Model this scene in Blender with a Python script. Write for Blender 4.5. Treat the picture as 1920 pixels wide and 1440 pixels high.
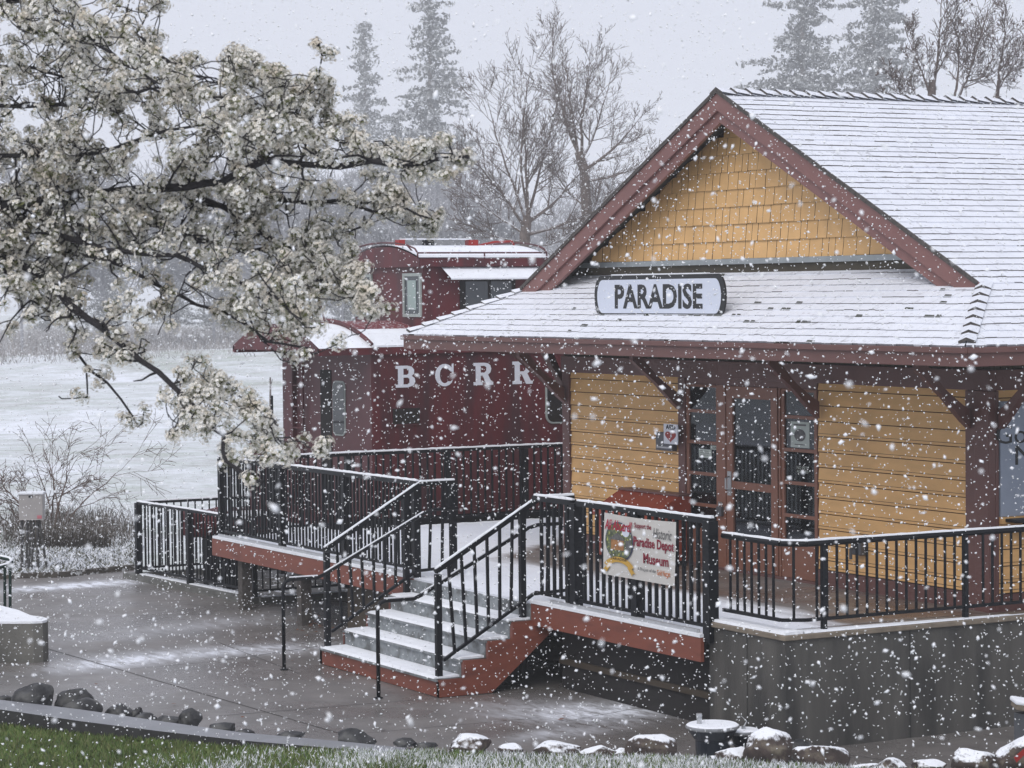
import bpy, math, random
import numpy as np
from mathutils import Vector, Matrix
sc = bpy.context.scene
for o in list(bpy.data.objects): bpy.data.objects.remove(o)
random.seed(7); rng = np.random.default_rng(7)
PI = math.pi
# ---------------------------------------------------------------- camera
F = 4870.0; PIT = math.radians(2.0333); ROL = math.radians(0.5863); YAW = math.radians(61.1408)
UX = Vector((math.cos(YAW), -math.sin(YAW), 0)); VX = Vector((math.sin(YAW), math.cos(YAW), 0))
CAM = Vector((20.525, -16.792, 4.173))
def ray(px, py):
    """direction (depth 1 along the axis) of a photograph pixel; used to read real positions off the photograph"""
    xr = (px-960)/F; zr = -(py-720)/F
    x = xr*math.cos(ROL)+zr*math.sin(ROL); zu = -xr*math.sin(ROL)+zr*math.cos(ROL)
    yw = math.cos(PIT)+zu*math.sin(PIT); zw = -math.sin(PIT)+zu*math.cos(PIT)
    return Vector((x*UX[0]+yw*UX[1], x*VX[0]+yw*VX[1], zw))
def at(px, py, D=None, X=None, Y=None, Z=None):
    r = ray(px, py)
    t = D if D is not None else (X-CAM[0])/r[0] if X is not None else (Y-CAM[1])/r[1] if Y is not None else (Z-CAM[2])/r[2]
    return CAM+r*t
fw = ray(960, 720).normalized(); rt = (ray(1960, 720)-ray(960, 720)).normalized(); up = rt.cross(fw)
cd = bpy.data.cameras.new('camera'); co = bpy.data.objects.new('camera', cd); sc.collection.objects.link(co)
M = Matrix.Identity(4)
for i in range(3): M[i][0] = rt[i]; M[i][1] = up[i]; M[i][2] = -fw[i]; M[i][3] = CAM[i]
co.matrix_world = M
cd.sensor_width = 36; cd.lens = F/1920*36; cd.clip_end = 3000; cd.clip_start = .1
cd.dof.use_dof = True; cd.dof.focus_distance = 27; cd.dof.aperture_fstop = 10
sc.camera = co
# ---------------------------------------------------------------- world, sun, exposure
w = bpy.data.worlds.new('World'); sc.world = w; w.use_nodes = True
nt = w.node_tree; nt.nodes.clear()
out = nt.nodes.new('ShaderNodeOutputWorld'); addn = nt.nodes.new('ShaderNodeAddShader')
b1 = nt.nodes.new('ShaderNodeBackground'); b2 = nt.nodes.new('ShaderNodeBackground'); sky = nt.nodes.new('ShaderNodeTexSky')
sky.sky_type = 'NISHITA'; sky.sun_disc = False; sky.sun_elevation = math.radians(50); sky.sun_rotation = math.radians(200)
sky.air_density = 1; sky.dust_density = 6; sky.ozone_density = 1
b1.inputs[1].default_value = .012; nt.links.new(sky.outputs[0], b1.inputs[0])
b2.inputs[0].default_value = (.715, .745, .855, 1); b2.inputs[1].default_value = .97       # the even white of the snow cloud
nt.links.new(b1.outputs[0], addn.inputs[0]); nt.links.new(b2.outputs[0], addn.inputs[1]); nt.links.new(addn.outputs[0], out.inputs[0])
sl = bpy.data.lights.new('sun', 'SUN'); sl.energy = 1.5; sl.angle = math.radians(40); sl.color = (1, .97, .93)
so = bpy.data.objects.new('sun', sl); sc.collection.objects.link(so)
so.rotation_euler = Vector((.62, -.72, .95)).to_track_quat('Z', 'Y').to_euler()
sc.view_settings.view_transform = 'Standard'; sc.view_settings.look = 'None'
sc.view_settings.exposure = 0.0; sc.view_settings.gamma = 1
sc.cycles.use_denoising = True
sc.cycles.volume_bounces = 2; sc.cycles.max_bounces = 8; sc.cycles.diffuse_bounces = 3
sc.cycles.transparent_max_bounces = 12
# ---------------------------------------------------------------- helpers
def tag(o, label=None, cat=None, group=None, kind=None):
    if label: o['label'] = label
    if cat: o['category'] = cat
    if group: o['group'] = group
    if kind: o['kind'] = kind
    return o
def thing(name, loc, label, cat, group=None, rz=0):
    o = bpy.data.objects.new(name, None); o.empty_display_size = .2
    o.location = loc; o.rotation_euler = (0, 0, rz); sc.collection.objects.link(o)
    return tag(o, label, cat, group)
class MB:
    def __init__(s): s.v = []; s.f = []; s.m = []
    def quad(s, a, b, c, d, m=0):
        n = len(s.v); s.v += [tuple(a), tuple(b), tuple(c), tuple(d)]; s.f.append((n, n+1, n+2, n+3)); s.m.append(m)
    def poly(s, pts, m=0):
        n = len(s.v); s.v += [tuple(p) for p in pts]; s.f.append(tuple(range(n, n+len(pts)))); s.m.append(m)
    def box(s, x0, x1, y0, y1, z0, z1, m=0):
        n = len(s.v); s.v += [(x, y, z) for z in (z0, z1) for y in (y0, y1) for x in (x0, x1)]
        s.f += [(n+a, n+b, n+c, n+d) for a, b, c, d in ((0, 2, 3, 1), (4, 5, 7, 6), (0, 1, 5, 4), (2, 6, 7, 3), (0, 4, 6, 2), (1, 3, 7, 5))]
        s.m += [m]*6; return s
    def bar(s, p, q, w, h, m=0, upv=(0, 0, 1)):
        """rectangular bar from p to q: w across, h along up"""
        p = Vector(p); q = Vector(q); d = (q-p).normalized(); u = Vector(upv)
        if abs(d.dot(u)) > .98: u = Vector((1, 0, 0))
        r = d.cross(u).normalized(); u = r.cross(d).normalized(); n = len(s.v)
        for c in (p, q):
            for a, b in ((-1, -1), (1, -1), (1, 1), (-1, 1)): s.v.append(tuple(c+r*(a*w/2)+u*(b*h/2)))
        s.f += [(n, n+3, n+2, n+1), (n+4, n+5, n+6, n+7)]+[(n+i, n+(i+1) % 4, n+4+(i+1) % 4, n+4+i) for i in range(4)]
        s.m += [m]*6; return s
    def prism(s, pts, axis, a0, a1, m=0):
        """polygon in the plane across axis (0,1,2), pushed from a0 to a1"""
        def mk(p, a):
            q = [p[0], p[1]]; q.insert(axis, a); return tuple(q)
        n = len(s.v); k = len(pts); s.v += [mk(p, a0) for p in pts]+[mk(p, a1) for p in pts]
        s.f += [tuple(range(n, n+k)), tuple(range(n+2*k-1, n+k-1, -1))]+[(n+i, n+(i+1) % k, n+k+(i+1) % k, n+k+i) for i in range(k)]
        s.m += [m]*(k+2); return s
    def tube(s, pts, rad, n=6, m=0, cap=True):
        pts = [Vector(p) for p in pts]; rad = rad if isinstance(rad, (list, tuple)) else [rad]*len(pts)
        base = len(s.v); u = None
        for i, p in enumerate(pts):
            d = (pts[min(i+1, len(pts)-1)]-pts[max(i-1, 0)])
            d = d.normalized() if d.length > 1e-9 else Vector((0, 0, 1))
            if u is None: u = d.cross(Vector((.13, .21, 1)) if abs(d.z) < .95 else Vector((1, .1, 0))).normalized()
            else: u = (u-d*u.dot(d)); u = u.normalized() if u.length > 1e-6 else d.orthogonal().normalized()
            v = d.cross(u)
            for k in range(n):
                a = 2*PI*k/n; s.v.append(tuple(p+(u*math.cos(a)+v*math.sin(a))*rad[i]))
        for i in range(len(pts)-1):
            for k in range(n):
                a = base+i*n+k; b = base+i*n+(k+1) % n; s.f.append((a, b, b+n, a+n)); s.m.append(m)
        if cap:
            s.f.append(tuple(range(base+n-1, base-1, -1))); s.m.append(m)
            e = base+(len(pts)-1)*n; s.f.append(tuple(range(e, e+n))); s.m.append(m)
        return s
    def lathe(s, prof, cx, cy, n=24, m=0):
        base = len(s.v)
        for r, z in prof:
            for k in range(n): s.v.append((cx+r*math.cos(2*PI*k/n), cy+r*math.sin(2*PI*k/n), z))
        for i in range(len(prof)-1):
            for k in range(n):
                a = base+i*n+k; b = base+i*n+(k+1) % n; s.f.append((a, b, b+n, a+n)); s.m.append(m)
        s.f.append(tuple(range(base+n-1, base-1, -1))); s.m.append(m)
        e = base+(len(prof)-1)*n; s.f.append(tuple(range(e, e+n))); s.m.append(m)
        return s
    def build(s, name, mats, parent=None, smooth=False, bevel=0):
        me = bpy.data.meshes.new(name); me.from_pydata(s.v, [], s.f)
        mats = mats if isinstance(mats, (list, tuple)) else [mats]
        for m in mats: me.materials.append(m)
        if len(mats) > 1: me.polygons.foreach_set('material_index', s.m)
        if smooth: me.polygons.foreach_set('use_smooth', [True]*len(s.f))
        me.update(); o = bpy.data.objects.new(name, me); sc.collection.objects.link(o)
        if parent is not None:
            o.parent = parent; o.matrix_parent_inverse = Matrix.LocRotScale(parent.location, parent.rotation_euler, None).inverted()
        if bevel:
            b = o.modifiers.new('bevel', 'BEVEL'); b.width = bevel; b.segments = 2; b.limit_method = 'ANGLE'
        return o
def mesh_np(name, V, Fq, mats, parent=None, mi=None, smooth=False):
    me = bpy.data.meshes.new(name); V = np.asarray(V, dtype=np.float32); Fq = np.asarray(Fq, dtype=np.int32)
    k = Fq.shape[1]; me.vertices.add(len(V)); me.vertices.foreach_set('co', V.ravel())
    me.loops.add(Fq.size); me.loops.foreach_set('vertex_index', Fq.ravel())
    me.polygons.add(len(Fq)); me.polygons.foreach_set('loop_start', np.arange(len(Fq), dtype=np.int32)*k)
    me.polygons.foreach_set('loop_total', np.full(len(Fq), k, dtype=np.int32))
    for m in mats: me.materials.append(m)
    if mi is not None: me.polygons.foreach_set('material_index', np.asarray(mi, dtype=np.int32))
    if smooth: me.polygons.foreach_set('use_smooth', np.ones(len(Fq), dtype=bool))
    me.update(calc_edges=True); me.validate()
    o = bpy.data.objects.new(name, me); sc.collection.objects.link(o)
    if parent is not None:
        o.parent = parent; o.matrix_parent_inverse = Matrix.LocRotScale(parent.location, parent.rotation_euler, None).inverted()
    return o
def copy_tree(o, parent=None):
    c = o.copy(); sc.collection.objects.link(c)
    if parent is not None: c.parent = parent; c.matrix_parent_inverse = o.matrix_parent_inverse.copy()
    for ch in list(o.children): copy_tree(ch, c)
    return c
# ---------------------------------------------------------------- materials
def mat(name, col, rough=.7, var=.0, vscale=8.0, bump=0.0, bscale=40.0, metal=0.0, col2=None, c2=(.45, .6), c2scale=3.0, stretch=(1, 1, 1), spec=.4, detail=6):
    m = bpy.data.materials.new(name); m.use_nodes = True; t = m.node_tree; p = t.nodes['Principled BSDF']
    p.inputs['Roughness'].default_value = rough; p.inputs['Metallic'].default_value = metal
    p.inputs['Specular IOR Level'].default_value = spec
    tc = t.nodes.new('ShaderNodeTexCoord'); mp = t.nodes.new('ShaderNodeMapping'); mp.inputs['Scale'].default_value = stretch
    t.links.new(tc.outputs['Object'], mp.inputs[0])
    src = None
    rgb = t.nodes.new('ShaderNodeRGB'); rgb.outputs[0].default_value = (*col, 1); src = rgb.outputs[0]
    if col2 is not None:
        n = t.nodes.new('ShaderNodeTexNoise'); n.inputs['Scale'].default_value = c2scale; n.inputs['Detail'].default_value = detail; t.links.new(mp.outputs[0], n.inputs[0])
        r = t.nodes.new('ShaderNodeMapRange'); r.inputs[1].default_value = c2[0]; r.inputs[2].default_value = c2[1]; t.links.new(n.outputs[0], r.inputs[0])
        x = t.nodes.new('ShaderNodeMix'); x.data_type = 'RGBA'; t.links.new(r.outputs[0], x.inputs[0]); t.links.new(src, x.inputs[6]); x.inputs[7].default_value = (*col2, 1); src = x.outputs[2]
    if var:
        n = t.nodes.new('ShaderNodeTexNoise'); n.inputs['Scale'].default_value = vscale; n.inputs['Detail'].default_value = 5; t.links.new(mp.outputs[0], n.inputs[0])
        r = t.nodes.new('ShaderNodeMapRange'); r.inputs[1].default_value = .3; r.inputs[2].default_value = .7; r.inputs[3].default_value = 1-var; r.inputs[4].default_value = 1+var; t.links.new(n.outputs[0], r.inputs[0])
        x = t.nodes.new('ShaderNodeMix'); x.data_type = 'RGBA'; x.blend_type = 'MULTIPLY'; x.inputs[0].default_value = 1; t.links.new(src, x.inputs[6]); t.links.new(r.outputs[0], x.inputs[7]); src = x.outputs[2]
    t.links.new(src, p.inputs['Base Color'])
    if bump:
        n = t.nodes.new('ShaderNodeTexNoise'); n.inputs['Scale'].default_value = bscale; n.inputs['Detail'].default_value = 6; t.links.new(mp.outputs[0], n.inputs[0])
        b = t.nodes.new('ShaderNodeBump'); b.inputs['Strength'].default_value = bump; b.inputs['Distance'].default_value = .02; t.links.new(n.outputs[0], b.inputs['Height']); t.links.new(b.outputs[0], p.inputs['Normal'])
    return m
def add_snow_top(m, lo=.35, hi=.75, nsc=30, namp=.5, col=(.80, .82, .86)):
    """snow lying on the faces of a material that look up"""
    t = m.node_tree; p = t.nodes['Principled BSDF']; src = p.inputs['Base Color'].links[0].from_socket
    g = t.nodes.new('ShaderNodeNewGeometry'); sx = t.nodes.new('ShaderNodeSeparateXYZ'); t.links.new(g.outputs['Normal'], sx.inputs[0])
    tc = t.nodes.new('ShaderNodeTexCoord'); n = t.nodes.new('ShaderNodeTexNoise'); n.inputs['Scale'].default_value = nsc; n.inputs['Detail'].default_value = 5; t.links.new(tc.outputs['Object'], n.inputs[0])
    a = t.nodes.new('ShaderNodeMath'); a.operation = 'MULTIPLY_ADD'; t.links.new(n.outputs[0], a.inputs[0]); a.inputs[1].default_value = namp; t.links.new(sx.outputs[2], a.inputs[2])
    r = t.nodes.new('ShaderNodeMapRange'); t.links.new(a.outputs[0], r.inputs[0]); r.inputs[1].default_value = lo+namp*.5; r.inputs[2].default_value = hi+namp*.5
    x = t.nodes.new('ShaderNodeMix'); x.data_type = 'RGBA'; t.links.new(r.outputs[0], x.inputs[0]); t.links.new(src, x.inputs[6]); x.inputs[7].default_value = (*col, 1)
    t.links.new(x.outputs[2], p.inputs['Base Color']); return m
SNOW = mat('snow', (.84, .86, .90), .85, .04, 6, .5, 60, spec=.2)
SNOWR = mat('roof snow', (.79, .81, .87), .9, .04, 5, .9, 45, spec=.15, col2=(.46, .46, .49), c2=(.60, .74), c2scale=13)
SHMID = mat('snow dusted shingle butt', (.32, .32, .35), .9, .2, 20)
SHDARK = mat('wet cedar shingle', (.075, .066, .06), .8, .4, 20, .4, 60)
MOSS = mat('mossy shingle butt', (.035, .038, .02), .9, .5, 40, .6, 80)
TAN = mat('tan painted siding', (.72, .425, .17), .55, .10, 2, .12, 90, col2=(.62, .355, .135), c2=(.5, .75), c2scale=1.2, stretch=(1, 1, 3))
TANSH = mat('tan painted shingles', (.71, .43, .18), .6, .09, 5, .15, 70, col2=(.60, .35, .135), c2=(.5, .8), c2scale=2.5)
MAUVE = mat('mauve brown trim paint', (.14, .064, .056), .5, .08, 4, .1, 60)
MAUVE2 = mat('light mauve rake paint', (.205, .096, .086), .5, .07, 4, .1, 60)
DOORB = mat('brown door paint', (.23, .098, .062), .45, .07, 5, .1, 60)
FRIEZE = mat('dark frieze boards', (.055, .045, .028), .7, .2, 8)
GROOVE = mat('shadow gap', (.05, .022, .008), .9)
FLASH = mat('galvanised flashing', (.32, .35, .36), .4, .1, 8, metal=.3)
CONC = mat('wet dark concrete', (.085, .08, .072), .6, .28, 1.6, .3, 60, col2=(.035, .034, .032), c2=(.42, .66), c2scale=1.3, stretch=(2.4, 2.4, .45))
CONCB = mat('concrete cap', (.20, .165, .125), .7, .2, 10, .2, 60)
CONCG = mat('grey stair concrete', (.23, .25, .26), .55, .28, 14, .3, 60, col2=(.10, .105, .105), c2=(.5, .62), c2scale=7)
BEAM = mat('red brown painted beam', (.21, .062, .038), .5, .1, 3, .12, 50, col2=(.15, .045, .03), c2=(.5, .7), c2scale=2, stretch=(1, 1, 4))
IRON = mat('black railing paint', (.006, .007, .010), .45, .1, 20, spec=.22)
GREENP = mat('dark green railing paint', (.006, .024, .018), .4, spec=.25)
ALU = mat('galvanised strip', (.42, .43, .45), .4, .1, 10, metal=.2)
MAR = mat('maroon caboose steel', (.105, .015, .019), .5, .14, 3, .06, 30, col2=(.055, .018, .022), c2=(.45, .68), c2scale=4, stretch=(1, 1, .16))
MARE = mat('greyer maroon caboose end', (.105, .038, .043), .55, .1, 4)  # greyer, less red maroon than the caboose sides
MARR = mat('maroon caboose roof', (.17, .03, .035), .6, .1, 4, col2=(.62, .6, .63), c2=(.54, .66), c2scale=22)
REDP = mat('bright red paint', (.30, .02, .016), .45, .1, 8)
WHITEP = mat('white lettering', (.68, .70, .76), .5, .05, 10)
SIGNW = mat('sign white', (.62, .66, .76), .45, .03, 6)
BLACKP = mat('sign black', (.012, .012, .013), .45)
PANELW = mat('pale wall sign', (.30, .34, .42), .5, .05, 4)
GLASSFR = mat('grey window frame', (.34, .38, .36), .5, .1, 10)
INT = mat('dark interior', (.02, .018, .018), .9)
CURT = mat('curtain', (.22, .22, .24), .9, .3, 6)
PAPER = mat('paper notice', (.45, .5, .46), .7, .05, 10)
CHEST = mat('red brown chest', (.26, .045, .022), .45, .12, 4, .1, 40)
GREYBOX = mat('grey metal box', (.10, .105, .115), .45, .1, 8, metal=.3)
UBOX = mat('utility box', (.34, .32, .31), .55, .08, 5)
STEEL = mat('wet steel', (.5, .51, .52), .3, .05, 10, metal=.8)
NAVY = mat('dark blue enamel', (.005, .008, .015), .35, .1, 8)
VINYL = mat('banner vinyl', (.58, .56, .53), .6, .04, 6, .3, 6)
CRIM = mat('crimson letters', (.22, .012, .03), .6); REDL = mat('red script', (.38, .01, .04), .6)
ORNG = mat('orange letters', (.55, .2, .09), .6); GOLD = mat('gold ribbon', (.55, .33, .06), .6); BLUEL = mat('blue oval rim', (.03, .04, .13), .6)
GRNP = mat('printed foliage', (.10, .12, .07), .7, .5, 20, col2=(.4, .42, .1), c2=(.55, .65), c2scale=30)
GREYP = mat('printed grey', (.12, .12, .12), .7, .4, 25, col2=(.4, .4, .4), c2=(.6, .7), c2scale=20); BRNP = mat('printed brown', (.34, .16, .06), .7, .2, 30)
HAZETWIG = mat('snow and haze paled far twigs', (.34, .34, .36), .9, .2, 2)  # pale grey stands for twig snow and for haze over far trees
BARK = add_snow_top(mat('grey brown bark', (.15, .125, .115), .9, .3, 12, .6, 30), .55, .95, 14, .7)
BARKD = mat('black pear bark', (.02, .018, .02), .8, .3, 30, .5, 60)
TWIG = mat('bare twigs', (.12, .085, .07), .9, .2, 10)
PINE = add_snow_top(mat('haze paled pine needles', (.15, .155, .15), .95, .35, .6), .0, .8, 1.5, .6, (.6, .62, .64))  # needle colour paled to stand for distance haze, plus snow lying on top
ROCK = mat('wet basalt', (.03, .03, .032), .55, .4, 9, .9, 14, col2=(.10, .10, .095), c2=(.5, .7), c2scale=6)
ROCKS = add_snow_top(mat('brown boulder', (.065, .048, .042), .75, .45, 9, 1.0, 16, col2=(.14, .12, .09), c2=(.55, .7), c2scale=8), .50, .78, 34, .9, (.84, .86, .9))
def glass(name='window glass', tint=(.02, .025, .03), alpha=.45):
    m = bpy.data.materials.new(name); m.use_nodes = True; t = m.node_tree; t.nodes.clear()
    o = t.nodes.new('ShaderNodeOutputMaterial'); mx = t.nodes.new('ShaderNodeMixShader'); g = t.nodes.new('ShaderNodeBsdfGlossy'); tr = t.nodes.new('ShaderNodeBsdfTransparent')
    tr.inputs[0].default_value = (.75, .78, .8, 1); g.inputs['Roughness'].default_value = .03; g.inputs[0].default_value = (.85, .88, .95, 1)
    fr = t.nodes.new('ShaderNodeLayerWeight'); fr.inputs[0].default_value = .36
    t.links.new(fr.outputs['Fresnel'], mx.inputs[0]); t.links.new(tr.outputs[0], mx.inputs[1]); t.links.new(g.outputs[0], mx.inputs[2]); t.links.new(mx.outputs[0], o.inputs[0])
    return m
GLASS = glass()
def snow_patch(name, base, base_rough, fn):
    """a ground material: fn(tree, coords) gives the snow cover factor"""
    m = mat(name, base[0], base_rough, .16, 2.2, .25, 70, col2=base[1], c2=(.4, .65), c2scale=.8); t = m.node_tree; p = t.nodes['Principled BSDF']
    src = p.inputs['Base Color'].links[0].from_socket; fac = fn(t)
    x = t.nodes.new('ShaderNodeMix'); x.data_type = 'RGBA'; t.links.new(fac, x.inputs[0]); t.links.new(src, x.inputs[6]); x.inputs[7].default_value = (.82, .85, .92, 1)
    t.links.new(x.outputs[2], p.inputs['Base Color'])
    r = t.nodes.new('ShaderNodeMapRange'); t.links.new(fac, r.inputs[0]); r.inputs[3].default_value = base_rough; r.inputs[4].default_value = .9
    wn = noise(t, .6, 4, .6); wr = N(t, 'ShaderNodeMapRange'); t.links.new(wn, wr.inputs[0]); wr.inputs[1].default_value = .42; wr.inputs[2].default_value = .62; wr.inputs[3].default_value = base_rough*.45; wr.inputs[4].default_value = base_rough*1.2; t.links.new(wr.outputs[0], r.inputs[3]); t.links.new(r.outputs[0], p.inputs['Roughness'])
    return m
def N(t, kind, **kw):
    n = t.nodes.new(kind)
    for k, v in kw.items(): setattr(n, k, v)
    return n
def math_(t, op, a, b=None, c=None):
    n = t.nodes.new('ShaderNodeMath'); n.operation = op
    for i, v in enumerate((a, b, c)):
        if v is None: continue
        if isinstance(v, (int, float)): n.inputs[i].default_value = v
        else: t.links.new(v, n.inputs[i])
    return n.outputs[0]
def noise(t, scale, detail=5, rough=.5, stretch=(1, 1, 1), rot=0):
    tc = N(t, 'ShaderNodeTexCoord'); mp = N(t, 'ShaderNodeMapping'); mp.inputs['Scale'].default_value = stretch; mp.inputs['Rotation'].default_value = (0, 0, rot)
    n = N(t, 'ShaderNodeTexNoise'); n.inputs['Scale'].default_value = scale; n.inputs['Detail'].default_value = detail; n.inputs['Roughness'].default_value = rough
    t.links.new(tc.outputs['Object'], mp.inputs[0]); t.links.new(mp.outputs[0], n.inputs[0]); return n.outputs[0]
def drift(t, a, b, width, amp):
    """a windblown streak of snow along the line a-b (metres)"""
    tc = N(t, 'ShaderNodeTexCoord'); sx = N(t, 'ShaderNodeSeparateXYZ'); t.links.new(tc.outputs['Object'], sx.inputs[0])
    a = np.array(a); b = np.array(b); d = (b-a); L = np.hypot(*d); d = d/L; c = (a+b)/2
    x = math_(t, 'SUBTRACT', sx.outputs[0], float(c[0])); y = math_(t, 'SUBTRACT', sx.outputs[1], float(c[1]))
    al = math_(t, 'ADD', math_(t, 'MULTIPLY', x, float(d[0])), math_(t, 'MULTIPLY', y, float(d[1])))
    ac = math_(t, 'ADD', math_(t, 'MULTIPLY', x, float(-d[1])), math_(t, 'MULTIPLY', y, float(d[0])))
    q = math_(t, 'ADD', math_(t, 'POWER', math_(t, 'DIVIDE', math_(t, 'ABSOLUTE', al), L/2), 2.0), math_(t, 'POWER', math_(t, 'DIVIDE', math_(t, 'ABSOLUTE', ac), width), 2.0))
    return math_(t, 'MULTIPLY', math_(t, 'EXPONENT', math_(t, 'MULTIPLY', q, -1.0)), amp)
# ================================================================ GROUND
def f_plaza(t):
    s = None
    for (p, q, wd, am) in (((0, 1108), (300, 1085), .35, 1.0), ((110, 1255), (330, 1225), .42, .75), ((300, 1228), (640, 1208), .42, .5), ((180, 1195), (560, 1150), .5, .22),
                           ((1040, 1345), (1270, 1318), .5, .8), ((960, 1385), (1150, 1360), .25, .35), ((900, 1340), (1100, 1320), .7, .28)):
        a = at(*p, Z=0); b = at(*q, Z=0); g = drift(t, (a[0], a[1]), (b[0], b[1]), wd, am)
        s = g if s is None else math_(t, 'ADD', s, g)
    n = noise(t, 7, 9, .72, (.35, 1, 1), -.35); n2 = noise(t, 60, 3, .6)
    rr_ = N(t, 'ShaderNodeMapRange'); t.links.new(n, rr_.inputs[0]); rr_.inputs[1].default_value = .35; rr_.inputs[2].default_value = .66; rr_.inputs[3].default_value = .12; rr_.inputs[4].default_value = 1.75
    s = math_(t, 'MULTIPLY', s, rr_.outputs[0])
    s = math_(t, 'ADD', s, math_(t, 'MULTIPLY', math_(t, 'GREATER_THAN', n2, .69), .10))
    return math_(t, 'MINIMUM', s, .93)
PLAZA = snow_patch('broom finished concrete', ((.17, .155, .147), (.14, .128, .12)), .42, f_plaza)
def f_field(t):
    n = noise(t, .55, 8, .68, (1, 1.0, 1)); n2 = noise(t, .05, 3, .5, (1, 2.0, 1), 1.1); n3 = noise(t, 5, 4, .7)
    s = math_(t, 'ADD', math_(t, 'MULTIPLY', n, .9), math_(t, 'MULTIPLY', n2, .8)); s = math_(t, 'ADD', s, math_(t, 'MULTIPLY', n3, .5))
    r = N(t, 'ShaderNodeMapRange'); t.links.new(s, r.inputs[0]); r.inputs[1].default_value = .90; r.inputs[2].default_value = 1.36; r.inputs[3].default_value = .30; return r.outputs[0]
FIELD = snow_patch('snowy field', ((.22, .27, .17), (.22, .22, .16)), .9, f_field)
def f_verge(t):
    n = noise(t, 14, 5, .7); n3 = noise(t, 2, 4, .7)
    s = math_(t, 'ADD', n, math_(t, 'MULTIPLY', n3, .4))
    r = N(t, 'ShaderNodeMapRange'); t.links.new(s, r.inputs[0]); r.inputs[1].default_value = .62; r.inputs[2].default_value = .74; return r.outputs[0]
VERGE = snow_patch('snowy grass verge', ((.09, .10, .07), (.06, .055, .04)), .9, f_verge)
def terrain():
    xs = np.concatenate([np.linspace(-700, -60, 60), np.linspace(-58, 60, 90), np.linspace(70, 200, 8)])
    ys = np.concatenate([np.linspace(-200, -40, 16), np.linspace(-38, 60, 80), np.linspace(64, 600, 60)])
    V = []
    for y in ys:
        for x in xs:
            d = math.hypot(x-20, y+17); z = -.03
            if d > 62:
                k = min(1, (d-62)/60); z += k*(.5*math.sin(x*.045+1)+.45*math.sin(y*.06+x*.02)+.35*math.sin(x*.11-y*.07))
            V.append((x, y, z))
    nx = len(xs); Fq = [(j*nx+i, j*nx+i+1, (j+1)*nx+i+1, (j+1)*nx+i) for j in range(len(ys)-1) for i in range(nx-1)]
    o = mesh_np('snow_field', V, Fq, [FIELD], smooth=True); o['kind'] = 'structure'
terrain()
# plaza sheet
LAWN_EDGE = [at(-700, 1235, Z=0), at(0, 1316, Z=.0), at(300, 1358, Z=.0), at(640, 1392, Z=.0), at(900, 1412, Z=.0), at(1200, 1412, Z=0), at(1500, 1434, Z=.0), at(1800, 1446, Z=0), at(2400, 1475, Z=0)]
pz = MB()
pz.poly([(p[0], p[1], -.006) for p in LAWN_EDGE]+[(9, 30, -.006), (-3, 30, -.006), (-3, -1, -.006), (-15.3, -1.0, -.006), (-15.7, -3.05, -.006), (-16.84, -2.82, -.006), (-16.45, -4.1, -.006), (-16.77, -4.94, -.006), (-15.6, -9, -.006), (-13, -18, -.006)])
pz.build('plaza_paving', PLAZA)['kind'] = 'structure'
# joints in the paving
JT = mat('paving joint', (.055, .05, .048), .8)
jb = MB()
def joint(p, q, w=.012):
    a = at(*p, Z=0); b = at(*q, Z=0); a.z = b.z = 0; d = (b-a).normalized(); n = Vector((-d[1], d[0], 0))*w/2
    jb.quad(a-n, b-n, b+n, a+n)
for i, (p, q) in enumerate([((90, 1216), (650, 1378)), ((240, 1254), (415, 1238)), ((415, 1238), (640, 1205)), ((405, 1342), (700, 1318)), ((700, 1318), (960, 1296)), ((410, 1204), (560, 1262)), ((120, 1156), (420, 1150)), ((1500, 1400), (1760, 1440)), ((640, 1378), (1010, 1345)), ((1060, 1352), (1200, 1326))]):
    jb2 = jb; joint(p, q, .014 if i in (0, 2, 3) else .008)
for k in range(len(jb.v)): v = jb.v[k]; jb.v[k] = (v[0], v[1], -.002)
jb.build('paving_joints', JT)['kind'] = 'structure'
# verge beyond the plaza, with its ragged kerb of earth
vg = MB(); vp = [at(-300, 1105, Z=0), at(0, 1083, Z=0), at(110, 1080, Z=0), at(250, 1066, Z=0), at(270, 1020, Z=0), at(0, 1040, Z=0), at(-400, 1060, Z=0)]
vg.poly([(p[0], p[1], -.001) for p in vp]); vg.build('verge', VERGE)['kind'] = 'structure'
kb = MB()
for a, b in ((vp[0], vp[1]), (vp[1], vp[2]), (vp[2], vp[3])):
    kb.bar((a[0], a[1], .0), (b[0], b[1], .0), .10, .12)
kb.build('verge_kerb', mat('earth kerb', (.07, .06, .05), .9, .4, 12, 1, 30, col2=(.5, .5, .5), c2=(.55, .6), c2scale=14))['kind'] = 'structure'
# little snow-covered leaf clumps on the verge
def scatter_blades(name, pts, h, wd, mats, mi, lean=.5, parent=None):
    n = len(pts); P = np.array(pts); a = rng.uniform(0, 2*PI, n); hh = h*rng.uniform(.5, 1.3, n); ww = wd*rng.uniform(.6, 1.4, n)
    u = np.stack([np.cos(a), np.sin(a), np.zeros(n)], 1); ln = rng.normal(0, lean, (n, 2))*hh[:, None]
    tip = P+np.concatenate([ln, hh[:, None]], 1)
    V = np.stack([P-u*ww[:, None], P+u*ww[:, None], tip], 1).reshape(-1, 3); Fq = np.arange(3*n).reshape(-1, 3)
    return mesh_np(name, V, Fq, mats, parent, mi)
vb = [];
while len(vb) < 9000:
    px = random.uniform(-60, 255); py = random.uniform(1018, 1078)
    if py > 1082-px*.06: continue
    p = at(px, py, Z=0); vb.append((p[0], p[1], 0))
WHBL = mat('snowy blade', (.8, .82, .86), .9); DKBL = mat('wet litter blade', (.09, .09, .06), .9, .4, 3)
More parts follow.
